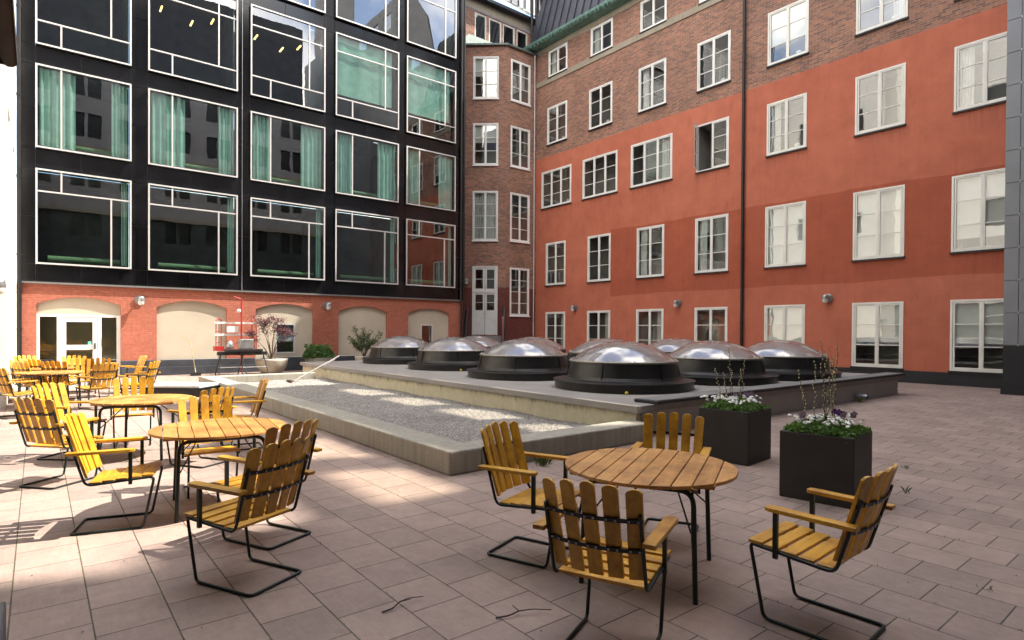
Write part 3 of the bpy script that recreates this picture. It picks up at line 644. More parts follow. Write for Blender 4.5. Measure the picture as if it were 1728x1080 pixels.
g = MB(); g.quad(F6(19.8, .5, 20.42), F6(24.5, .5, 20.42), F6(24.5, -.1, 21.1), F6(19.8, -.1, 21.1)); g.build('flashing', 'tin', U)
g = MB(); g.box(19.5, -.3, 21.0, 24.3, -.12, 26, F6); g.build('metal_wall', 'pale_metal', U)
g = MB()
for k in range(9): g.box(19.75+.55*k, -.12, 21.0, 19.79+.55*k, -.06, 26, F6)
g.build('standing_seam', 'seam_roof', U)
g = MB()
for x in (23.1, 23.45, 23.9): g.tube([(x, 27.1, 18.2), (x, 27.1, 26)], .09, 8)
g.tube([(24.2, 26.9, 18.2), (23.6, 27.0, 26)], .28, 8); g.build('dark_duct', 'pipe', U)

# ================================================================ RED BUILDING
XR = 22.4
FR_ = frame((XR, 0, 0), (0, 1, 0), (-1, 0, 0))
RB = empty('red_building', (XR, 10, 0), 'long red plastered building with brown brick upper floors and rows of white windows', 'building')
pit = [24.1, 20.86, 17.62, 14.4, 11.22, 8.0, 5.13, 1.9, -1.3]
wins = []   # (col, row, y0, y1, z0, z1, sashes, rows)
for ci, yc in enumerate(pit):
    wins.append((ci, 'A', yc-.79, yc+.79, .46, 2.68, 2, 3)); wins.append((ci, 'B', yc-.79, yc+.79, 4.17, 6.54, 2, 3))
    if ci < 3: wins.append((ci, 'C', yc-1.2, yc+1.19, 8.53, 10.59, 3, 3))
    else: wins.append((ci, 'C', yc-.78, yc+.76, 8.53, 10.56, 2, 3))
    wins.append((ci, 'D', yc-.81, yc+.77, 12.04, 14.12, 2, 3)); wins.append((ci, 'E', yc-.81, yc+.69, 15.8, 17.25, 2, 2))
hol = [(w_[2], w_[3], w_[4], w_[5]) for w_ in wins]
g = MB(); wall(g, FR_, -6, 26.2, .36, 11.38, hol, .1, 0.03); g.quad(FR_(-6, .03, 11.38), FR_(26.2, .03, 11.38), FR_(26.2, 0, 11.40), FR_(-6, 0, 11.40)); g.build('plaster_wall', 'plaster', RB)
g = MB(); wall(g, FR_, -6, 26.2, 11.38, 17.3, hol, .1, 0); g.build('brick_wall', 'brick', RB)
bl = {('A', 4): 1.0, ('A', 5): .62, ('A', 6): .62, ('B', 4): 1.0, ('B', 5): 1.0, ('C', 4): None, ('D', 4): .66, ('A', 3): None, ('B', 6): .85}  # some full blinds stand in for white wall reflections in the glass
cu_ = {('D', 0): None, ('E', 1): 'r', ('B', 3): 'r', ('B', 2): 'r', ('D', 5): 'l', ('C', 2): 'l', ('C', 4): 'r', ('D', 2): 'r', ('A', 1): 'l', ('A', 2): 'l', ('A', 0): 'l', ('E', 0): 'r', ('C', 6): 'r'}
for ci, rw, a, b, c, d, s_, r_ in wins:
    if ci > 6: continue
    o = casement(RB, FR_, a, b, c, d, s_, r_, bl.get((rw, ci)), cu_.get((rw, ci)), mat='white' if ci < 4 else 'cream_frame', proud=.055 if rw in 'ABC' else .03, opened=(rw == 'C' and ci == 3), dark='room_warm' if ci < 4 else 'room_warm',
                 label='white window with its right sash swung open' if (rw == 'C' and ci == 3) else None)
    if (rw, ci) in (('D', 0), ('D', 1), ('D', 3), ('D', 4), ('D', 5), ('C', 4), ('C', 0)): things_on_sill(o, FR_, a+.45, c+.02)
g = MB(); g.box(-6, .002, 15.50, 26.2, .05, 15.78, FR_) ; g.build('stone_band', 'stone', RB)
g = MB(); g.box(-6, .002, 17.3, 26.2, .05, 17.75, FR_); g.build('frieze', 'stone', RB)
g = MB(); 
for y0, y1 in ((9.0, 26.35),):
    g.prism([(.05, 17.55), (.50, 17.62), (.62, 17.72), (.62, 17.86), (.50, 17.80), (.05, 17.80)], y0, y1, lambda x, y, z: FR_(z, x, y))
g.build('copper_gutter', 'copper', RB)
g = MB(); 
g.box(9.1, .47, 17.60, 9.15, .635, 17.84, FR_); gb = g.build('gutter_bracket', 'copper', RB)
for k in range(1, 60):
    c_ = gb.copy(); col.objects.link(c_); c_.location = (0, k*.29, 0)
g = MB(); g.quad(FR_(9, .3, 17.83), FR_(26.3, .3, 17.83), FR_(25.7, -1.2, 23.15), FR_(9, -1.2, 23.15)); g.quad(FR_(26.3, .3, 17.83), FR_(27.2, -1.2, 17.83), FR_(27.2, -3, 22.6), FR_(25.7, -1.2, 23.15))
g.quad(FR_(9, -1.2, 23.15), FR_(26.0, -1.2, 23.15), FR_(26.0, -9, 23.3), FR_(9, -9, 23.3)); g.build('mansard_roof', 'seam_roof', RB)
g = MB()
for k in range(29):
    y = 9.3+k*.58
    if y < 25.9: g.add([FR_(y-.015, .3, 17.84), FR_(y+.015, .3, 17.84), FR_(y+.015, -1.17, 23.15), FR_(y-.015, -1.17, 23.15), FR_(y-.015, .35, 17.84), FR_(y+.015, .35, 17.84), FR_(y+.015, -1.12, 23.15), FR_(y-.015, -1.12, 23.15)], [(4, 5, 6, 7), (0, 4, 7, 3), (1, 2, 6, 5)])
g.build('roof_seam', 'seam_roof', RB)
g = MB(); g.box(-6, .0, 0, 26.2, .10, .26, FR_); g.box(-6, 0, .26, 26.2, .05, .40, FR_); g.build('plinth', 'plinth_black', RB)
pipe_run(RB, [(XR-.14, 12.92, .3), (XR-.14, 12.92, 17.6)], .06, (2, 5, 8, 11, 14))

# ================================================================ GREY CLAD WING AT THE RIGHT, UNSEEN SHADOW WALL, OPPOSITE BLOCK, WHITE BLOCK
G = empty('grey_panel_wing', (20.35, 4.2, 0), 'grey metal clad wing with a black base at the right edge', 'building')
FG = frame((20.35, 0, 0), (0, 1, 0), (-1, 0, 0))
g = MB(); g.box(-2.9, -.4, 0, 4.17, -.02, 17.4, FG); g.box(-2.9, -2.03, 0, 4.17, -.42, 17.4, FG); g.build('core', 'clad_seam', G)
g = MB(); zz = 1.32
while zz < 17:
    for y0, y1 in ((3.88, 4.2), (3.0, 3.88), (2.1, 3.0), (1.2, 2.1), (.3, 1.2), (-.6, .3), (-1.5, -.6), (-2.9, -1.5)): g.box(y0+.008, -.018, zz+.008, y1-.008, .015, zz+.862, FG)
    g.box(4.172, -2.0, zz+.008, 4.19, -.03, zz+.862, FG)
    zz += .87
g.build('panel', 'grey_panel', G)
g = MB(); g.box(-2.9, -.018, .27, 4.19, .01, 1.30, FG); g.box(-2.9, -.018, 0, 4.23, .05, .27, FG); g.box(4.172, -2.0, 0, 4.2, -.03, 1.3, FG); g.build('base', 'plinth_black', G)
g = MB()
for k in range(19): g.box(3.87, .016, 1.33+k*.87-.03, 3.89, .022, 1.33+k*.87+.03, FG)
g.build('panel_fixing', 'steel', G)

S_ = empty('unseen_shadow_wall', (22.7, 2, 17.4), 'unseen wall with square openings, added above the red building to shape the terrace shadows', 'wall')  # unseen wall, outline and openings shaped to cast the terrace shadows
FS = frame((22.62, 0, 0), (0, 1, 0), (-1, 0, 0))
hA = [(yc-.8, yc+.8, 21.7, 22.9) for yc in (7.2, 4.8, 2.4, 0.0, -2.4)]; hB = [(yc-.8, yc+.8, 26.35, 27.65) for yc in (4.8, 2.4, 0.0, -2.4)]; ho = hA+hB
g = MB(); g.box(-14, -.12, 28.5, -4.4, 0, 36, FS); g.build('shade_block', 'pale_stucco', S_)  # unseen block added to keep the near left paving in shade
g = MB()
for d_, dep in ((0, .12), (-.12, 0)):
    wall(g, FS, -14, 8.2, 17.4, 24.3, hA, dep, d_); wall(g, FS, -14, 5.8, 24.3, 28.5, hB, dep, d_)
    for pl in ([(8.2, 17.4), (10.3, 17.4), (10.1, 21.3), (9.15, 24.3), (8.2, 24.3)], [(5.8, 24.3), (9.15, 24.3), (8.9, 25.0), (7.3, 26.9), (5.8, 28.5)]): g.add([FS(y, d_, z) for y, z in pl], [tuple(range(len(pl)))])
g.build('wall', 'pale_stucco', S_)
for a, b, c, d in ho:
    g = MB(); g.quad(FS(a, -.06, c), FS(b, -.06, c), FS(b, -.06, d), FS(a, -.06, d)); g.build('pane', 'glass_shadow_wall', S_)  # panes added in the openings to dim the sun patches

O = empty('opposite_block', (4, -3, 0), 'pale block with dark mansard roof, seen mirrored in the black glass building', 'building')
FO = frame((0, -3, 0), (1, 0, 0), (0, 1, 0)); ho = []
for k in range(-3, 7):
    for z in (1.2, 4.6, 8.0, 11.4, 14.8, 17.6): ho += [(-1.0+k*2.8, -.25+k*2.8, z, z+1.7), (-.05+k*2.8, .70+k*2.8, z, z+1.7)]
g = MB(); wall(g, FO, -12, 19.8, 0, 9.7, ho, .2); g.build('lower_wall', 'dark_stucco', O)
g = MB(); wall(g, FO, -12, 19.8, 9.7, 20.3, ho, .2); g.quad((19.8, -3, 0), (19.8, -12, 0), (19.8, -12, 20.3), (19.8, -3, 20.3)); g.build('wall', 'pale_stucco', O)
g = MB(); g.box(-12, -.6, .1, 19.7, -.21, 20.2, FO); g.build('window_glass', 'black_box', O)
g = MB()
for z in (4.0, 9.6, 14.0, 20.1): g.box(-12, .0, z, 19.8, .12, z+.22, FO)
g.build('cornice', 'stone', O)
g = MB(); g.box(-12, -9, 20.3, 17.5, .25, 20.6, FO); g.add([FO(-12, .25, 20.6), FO(17.5, .25, 20.6), FO(17.5, .02, 26.9), FO(-12, .02, 26.9), FO(-12, -9, 26.9), FO(17.5, -9, 26.9), FO(17.5, -9, 20.6)], [(0, 1, 2, 3), (3, 2, 5, 4), (1, 6, 5, 2)]); g.build('mansard_roof', 'seam_roof', O)
g = MB(); g.box(20.2, -7, 0, 27.5, .02, 26.9, FO); g.build('shade_tower', 'grey_panel', O)  # unseen tower added to cast the shadow edge across the near paving

Wb = empty('white_building', (-.5, 20, 0), 'sunlit plain white rendered building wall at the left edge', 'building')
FW = frame((-.5, 0, 0), (0, 1, 0), (1, 0, 0))
g = MB(); wall(g, FW, 15.9, 23.86, 0, 21, [(17.2, 18.6, z, z+1.6) for z in (5.0, 8.6, 12.2, 15.8)]+[(20.4, 21.8, z, z+1.6) for z in (5.0, 8.6, 12.2, 15.8)], .2)
g.quad((-.5, 15.9, 0), (-2.8, 15.9, 0), (-2.8, 15.9, 21), (-.5, 15.9, 21))
FW2 = frame((-2.8, 0, 0), (0, 1, 0), (1, 0, 0)); hw = [(y, y+1.5, z, z+1.6) for y in (2.5, 6.0, 9.5, 12.8) for z in (1.2, 4.9, 8.6, 12.2, 15.8)]
wall(g, FW2, 9.2, 15.9, 3.6, 21, hw, .2); g.build('wall', 'white_wall', Wb)
g = MB(); wall(g, FW2, -3, 9.2, 0, 21, hw, .2); wall(g, FW2, 9.2, 15.9, 0, 3.6, hw, .2); g.build('darkened_bounce_wall', 'dark_stucco', Wb)  # unseen wall parts coloured dark to cut bounce onto the left paving
g = MB()
for F_, hs in ((FW, [(17.2, 18.6, z, z+1.6) for z in (5.0, 8.6, 12.2, 15.8)]+[(20.4, 21.8, z, z+1.6) for z in (5.0, 8.6, 12.2, 15.8)]), (FW2, hw)):
    for a, b, c, d in hs: g.box(a+.02, -.25, c+.02, b-.02, -.17, d-.02, F_)
g.build('dark_window', 'black_box', Wb)
aw = empty('awning', (-2.8, 3, 3.7), 'dark brown ribbed awning edge hanging at the upper left corner', 'awning')
g = MB(); n = 40
for k in range(n):
    y0, y1 = -1.5+7.6*k/n, -1.5+7.6*(k+1)/n; g.quad((-.15, y0, 3.86+.004*(k % 2)), (-.15, y1, 3.86+.004*((k+1) % 2)), (-2.78, y1, 4.9), (-2.78, y0, 4.9))
g.build('cloth', 'awning', aw)
g = MB(); g.tube([(-.17, -1.5, 3.74), (-.17, 6.1, 3.74)], .055, 10); g.quad((-.12, -1.5, 3.7), (-.12, 6.1, 3.7), (-.13, 6.1, 3.87), (-.13, -1.5, 3.87)); g.build('front_bar', 'awning', aw)
g = MB(); g.add([(-.13, 6.1, 3.70), (-2.78, 6.1, 3.55), (-2.78, 6.1, 4.9), (-.13, 6.1, 3.87)], [(0, 1, 2, 3)]); g.add([(-.13, 6.06, 3.70), (-2.78, 6.06, 3.55), (-2.78, 6.06, 4.9), (-.13, 6.06, 3.87)], [(3, 2, 1, 0)]); g.build('side_valance', 'awning', aw)
g = MB(); g.box(-.9, 3.2, 0, -.13, 4.12, .2); o = g.build('dark_metal_hatch', 'plinth', None, .01); tag(o, 'low dark blue metal box at the bottom left corner of the terrace', 'metal box')

# ================================================================ WALL LAMPS
def wall_lamp(p, n, label, big=1.0):
    n = Vector(n); s = n.cross(Vector((0, 0, 1))); o = empty('wall_lamp', p, label, 'wall lamp', 'round bulkhead lamps on the courtyard walls')
    g = LB(); 
    def disc(r, a, b, mat, nm):
        g = LB(); k = 20; vs = []
        for d in (a, b):
            for i in range(k): t_ = 2*math.pi*i/k; vs.append(n*d+s*math.cos(t_)*r+Vector((0, 0, math.sin(t_)*r)))
        g.add(vs, [tuple(range(k))[::-1], tuple(range(k, 2*k))]); g.add(vs, [(i, (i+1) % k, k+(i+1) % k, k+i) for i in range(k)], True); return g.build(nm, mat, o)
    disc(.16*big, .0, .05, 'lamp_metal', 'wall_plate')
    g = LB(); g.tube([n*.05, n*.2], .035, 8); g.build('arm', 'lamp_metal', o)
    g = LB(); c = n*.26+Vector((0, 0, -.02)); g.lathe([(0, .14), (.09, .13), (.11, .08), (.11, -.02)], c, 16); g.build('hood', 'lamp_metal', o)
    g = LB(); g.lathe([(.095, -.02), (.095, -.12), (.06, -.16), (0, -.17)], c, 16); g.build('lamp_glass', 'opal', o)
wall_lamp((2.75, YB-.005, 2.61), (0, -1, 0), 'round wall lamp on sunlit brick, right of the glazed white door')
wall_lamp((9.3, YB-.005, 2.62), (0, -1, 0), 'wall lamp on shaded red brick between the third and fourth arches')
wall_lamp((XR-.035, 22.5, 2.86), (-1, 0, 0), 'small wall lamp on red plaster between the two farthest ground floor windows')
wall_lamp((XR-.035, 16.0, 2.9), (-1, 0, 0), 'wall lamp on red plaster left of the black downpipe')
wall_lamp((XR-.035, 9.6, 2.88), (-1, 0, 0), 'wall lamp on red plaster above a dark damp stain')
wall_lamp((-.60, 15.895, 2.5), (0, -1, 0), 'steel wall lamp on the white wall at the left edge', .7)
tq = F1(2.15, .02, 4.35); wall_lamp(tuple(tq), tuple(nrm), 'small lamp on brown brick beside the white double door')

# ================================================================ SKYLIGHTS
def make_sky():
    o = empty('dome_skylight', (0, 0, 0), 'x', 'skylight', 'round domed skylights on the raised platform')
    def oct_(r, z, k=48, sq=.06):
        vs = []
        for i in range(k):
            t_ = 2*math.pi*i/k; q = 1+sq*abs(math.cos(2*t_))**3*0 + sq*(math.cos(4*t_)*-.5+.5)*.35; vs.append((r*q*math.cos(t_), r*q*math.sin(t_), z))
        return vs
    def loft(rings, mat, nm, sm=True):
        g = LB(); k = len(rings[0])
        for a, b in zip(rings, rings[1:]): g.add(a+b, [(i, (i+1) % k, k+(i+1) % k, k+i) for i in range(k)], sm)
        return g.build(nm, mat, o)
    loft([oct_(1.36, 0.0), oct_(1.37, .155)], 'drum', 'base_ring')
    g = loft([oct_(1.37, .155), oct_(1.40, .165), oct_(1.395, .175), oct_(1.16, .185)], 'drum', 'base_flange', False)
    dr = loft([oct_(1.22, .187, sq=.04), oct_(1.165, .205, sq=.02), oct_(1.135, .26, sq=0), oct_(1.075, .52, sq=0)], 'drum', 'drum')
    for i in range(6):
        g = LB(); t_ = 2*math.pi*i/6+.35; u = Vector((math.cos(t_), math.sin(t_), 0)); v = Vector((-u.y, u.x, 0))
        g.add([u*1.135-v*.012+Vector((0, 0, .2)), u*1.135+v*.012+Vector((0, 0, .2)), u*1.082+v*.012+Vector((0, 0, .515)), u*1.082-v*.012+Vector((0, 0, .515)),
               u*1.165-v*.008+Vector((0, 0, .2)), u*1.165+v*.008+Vector((0, 0, .2)), u*1.10+v*.008+Vector((0, 0, .515)), u*1.10-v*.008+Vector((0, 0, .515))], [(4, 5, 6, 7), (0, 4, 7, 3), (1, 2, 6, 5)])
        g.build('seam_flange', 'drum', dr)
    g = LB(); g.tube([(1.075*math.cos(2*math.pi*i/48), 1.075*math.sin(2*math.pi*i/48), .545) for i in range(48)], .024, 8, closed=True); rm = g.build('rim', 'rim', o)
    g = LB()
    for i in range(16):
        t_ = 2*math.pi*(i+.3)/16; g.lathe([(0, .03), (.012, .03), (.014, 0)], (1.05*math.cos(t_), 1.05*math.sin(t_), .565), 8)
    g.build('bolt', 'steel', rm)
    Rs = (1.065**2+.40**2)/.80; am = math.asin(1.065/Rs); prof = [(Rs*math.sin(am*(1-k/14)), .545+Rs*math.cos(am*(1-k/14))-Rs+.40) for k in range(15)]
    g = LB(); g.lathe(prof, (0, 0, 0), 56); g.build('dome', 'dome', o)
    g = LB(); g.lathe([(1.03, .50), (.98, .2), (.98, .06), (0, .06)], (0, 0, 0), 32); g.build('shaft_lining', 'room_warm', o)
    return o
def copytree(o, parent=None):
    c = o.copy(); col.objects.link(c); c.parent = parent
    for ch in list(o.children): copytree(ch, c)
    return c
sky0 = make_sky()
spots = [(9.33, 8.01, 'largest and nearest dome skylight, at the front of the platform'), (9.46, 11.34, 'second dome skylight back in the left front row, in the middle of the picture'),
 (9.81, 15.0, 'third dome skylight back in the left row, in front of the small dark window'), (10.0, 18.6, 'farthest dome skylight in the left row, beside the upright green shrub'),
 (12.3, 7.85, 'dome skylight behind the nearer catkin planter, right of the nearest dome'), (14.75, 7.5, 'rightmost dome skylight, behind the tall catkin twigs'),
 (12.5, 11.3, 'dome skylight half hidden behind the nearest dome, second row'), (12.7, 14.75, 'reddish looking dome hidden behind the middle dome, second row'),
 (13.0, 18.4, 'small far dome skylight in front of the white tower door'), (15.25, 11.0, 'dome skylight near the pale patch of red wall, behind the second planter dome')]
for i, (x, y, lb) in enumerate(spots):
    o = sky0 if i == 0 else copytree(sky0); o.location = (x, y, .50); o.rotation_euler.z = .35*i; o['label'] = lb

# ================================================================ CHAIRS AND TABLES
def slat_poly(w_, z0, z1):
    r_ = w_/2; return [(-r_, z0), (r_, z0), (r_, z1-.020), (r_*.72, z1-.007), (r_*.25, z1), (-r_*.25, z1), (-r_*.72, z1-.007), (-r_, z1-.020)]
def make_chair():
    o = empty('garden_chair', (0, 0, 0), 'x', 'chair', 'slatted wooden garden chairs with steel frames')
    R_ = .0105
    g = LB(); g.tube([(-.215, -.02, .405), (-.215, .305, .425), (-.21, .225, .012), (-.21, -.27, .012), (.21, -.27, .012), (.21, .225, .012), (.215, .305, .425), (.215, -.02, .405)], R_, 8, .035)
    g.build('sled_base', 'tube', o)
    for s in (-1, 1):
        g = LB(); g.tube([(s*.240, .27, .428), (s*.240, -.165, .395), (s*.240, -.285, .80)], R_*.95, 8, .05); g.build('side_frame', 'tube', o)
        g = LB(); g.box(s*.25-.011, .13, .385, s*.25+.011, .155, .655); g.build('arm_post', 'tube', o)
        g = LB(); y0, y1 = -.285, .18; pl = [(s*.28-.032, y0), (s*.28+.032, y0), (s*.28+.036, y1-.03), (s*.28+.025, y1), (s*.28-.025, y1), (s*.28-.036, y1-.03)]
        g.prism(pl, .656, .680, lambda x, y, z: Vector((x, y, z-.012*(y-.18)*-1+.0))); g.build('armrest', 'wood_y', o, .004)
    g = LB()
    for k in range(5):
        y = .262-k*.0925; w_ = .0405; t_ = .010; hw_ = .245-.004*k
        z = .444-.0095*k*1.0
        g.box(-hw_, y-w_, z-t_, hw_, y+w_, z+t_)
    g.build('seat', 'wood_x', o, .004)
    g = LB(); 
    bx = lambda x, z, d: Vector((x*(1+.20*(z-.45)), -.155-.30*(z-.42)-.035*(1-(x/.21)**2)-d, z))
    for k in range(5):
        xc = (-.198, -.099, 0, .099, .198)[k]; yaw = -xc*.9
        z0, z1 = .455, (.925, .938, .945, .938, .925)[k]; pl = slat_poly(.073, z0, z1)
        g.prism(pl, -.010, .010, lambda x, z, d, xc=xc: bx(xc, z, d-x*xc*1.7)+Vector((x, 0, 0)))
    g.build('backrest', 'wood_z', o, .003)
    for zc in (.60, .755):
        g = LB(); n = 16
        for k in range(n):
            xa, xb = -.235+.47*k/n, -.235+.47*(k+1)/n
            a0, b0 = bx(xa, zc, .015), bx(xb, zc, .015); a1, b1 = bx(xa, zc+.022, .015), bx(xb, zc+.022, .015); e = Vector((0, -.006, 0))
            g.add([a0, b0, b1, a1, a0+e, b0+e, b1+e, a1+e], [(0, 3, 2, 1), (4, 5, 6, 7), (0, 1, 5, 4), (3, 7, 6, 2)])
        st = g.build('back_strap', 'strap', o)
        g = LB()
        for xc in (-.198, -.099, 0, .099, .198):
            for dx in (-.02, .02): p = bx(xc+dx, zc+.011, .022); g.lathe([(.006, 0), (0, .0)], p, 6); g.box(p.x-.005, p.y-.004, p.z-.005, p.x+.005, p.y, p.z+.005)
        g.build('rivet', 'steel', st)
    return o
def make_table():
    o = empty('round_garden_table', (0, 0, 0), 'x', 'table', 'round slatted garden tables')
    Rt = .575; n = 10; wd = 2*Rt/n; g = LB()
    for k in range(n):
        a, b = -Rt+wd*k+.004, -Rt+wd*(k+1)-.004
        m = 10; top = []; 
        ys = [a+(b-a)*i/m for i in range(m+1)]
        top = [(math.sqrt(max(Rt*Rt-y*y, .0004)), y) for y in ys]; pl = top+[(-x, y) for x, y in reversed(top)]
        g.prism(pl, .712, .735)
    g.build('tabletop', 'wood_top', o, .003)
    g = LB()
    for x in (-.3, .3): g.box(x-.03, -.46, .688, x+.03, .46, .711)
    g.build('batten', 'wood_top', o)
    for s in (-1, 1):
        g = LB(); g.tube([(s*.38, -.36, 0), (s*.36, -.34, .675), (s*.36, .34, .675), (s*.38, .36, 0)], .0165, 10, .09); g.build('leg_frame', 'tube', o)
        for y in (-.33, .33): g = LB(); g.tube([(s*.37, y, .42), (s*.02, y*.5, .680)], .006, 6); g.build('brace', 'tube', o)
    return o
def setloc(o, x, y, h, lb): o.location = (x, y, 0); o.rotation_euler.z = R(h-90); o['label'] = lb
ch0 = make_chair(); first = [True]
CH = [
 (3.47, 1.52, 93, 'nearest chair at the right, turned to the right hand table, in front of a planter'),
 (2.33, 2.08, 23, 'front middle chair with its slatted back to the camera at the right hand table'),
 (2.86, 3.31, -70, 'chair at the left of the right hand table, nearest the kerb corner'),
 (4.03, 2.97, 209, 'chair behind the right hand table facing the camera, in front of a dark planter'),
 (1.09, 4.15, 116, 'nearest left chair in shade, its back to the camera before a second shaded chair'),
 (1.42, 4.88, 115, 'shaded chair just behind the nearest left chair, overlapping it'),
 (.52, 5.95, -16, 'bright yellow sunlit chair in profile at the left, casting a shadow on its own seat'),
 (.19, 7.94, 40, 'far left chair seen from behind with an unlit tan back'),
 (.33, 9.42, -41, 'sunlit yellow chair behind the tan backed one, left of the middle table'),
 (1.06, 9.9, 262, 'yellow chair facing the camera behind the middle table'),
 (1.36, 6.6, 266, 'bright yellow chair facing the camera behind the front left table'),
 (1.55, 8.05, 122, 'orange chair seen from behind, right of the middle table'),
 (2.20, 8.75, 172, 'shaded chair seen edge on next to the gravel kerb'),
 (.95, 14.75, 118, 'orange backed chair with its back to the camera before the far left table'),
 (1.75, 15.1, 150, 'dark backed chair turned away at the right end of the far group'),
 (1.85, 17.9, 190, 'sunlit chair in profile close to the brick pier beside the door'),
 (.73, 18.6, 268, 'pale yellow chair facing the camera in front of the glazed door'),
 (.72, 16.8, 268, 'yellow chair facing the camera just behind the orange backed one'),
 (1.15, 17.4, 85, 'brown backed chair between the yellow chairs by the door'),
 (.42, 16.3, 60, 'reddish brown backed chair in the middle of the far group'),
 (.12, 17.5, 40, 'pale tan backed chair near the white wall, behind the far table'),
 (-.12, 17.0, 300, 'sunlit yellow chair facing right beside the white wall'),
 (-.05, 16.2, 35, 'tan backed chair squeezed against the left edge by the white wall'),
 (-.28, 14.2, 25, 'chair cut by the left edge of the picture, its armrest showing'),
 (-.1, 19.3, 300, 'hindmost chair by the downpipe, a single pale slat showing')]
for i, (x, y, h, lb) in enumerate(CH):
    o = ch0 if i == 0 else copytree(ch0); setloc(o, x, y, h, lb)
tb0 = make_table()
TB = [(3.28, 2.58, 27, 'right hand round table in the foreground, four chairs round it'), (1.33, 6.02, 82, 'front left round table, its top half in sun'), (1.07, 9.0, 62, 'middle round table between a tan chair and an orange chair'),
      (.2, 15.5, 30, 'far left round table seen almost edge on'), (.12, 17.2, 10, 'small far table behind the far left one'), (1.1, 18.6, 50, 'farthest table near the brick pier and the glazed door')]
for i, (x, y, h, lb) in enumerate(TB):
    o = tb0 if i == 0 else copytree(tb0); o.location = (x, y, 0); o.rotation_euler.z = R(h); o['label'] = lb

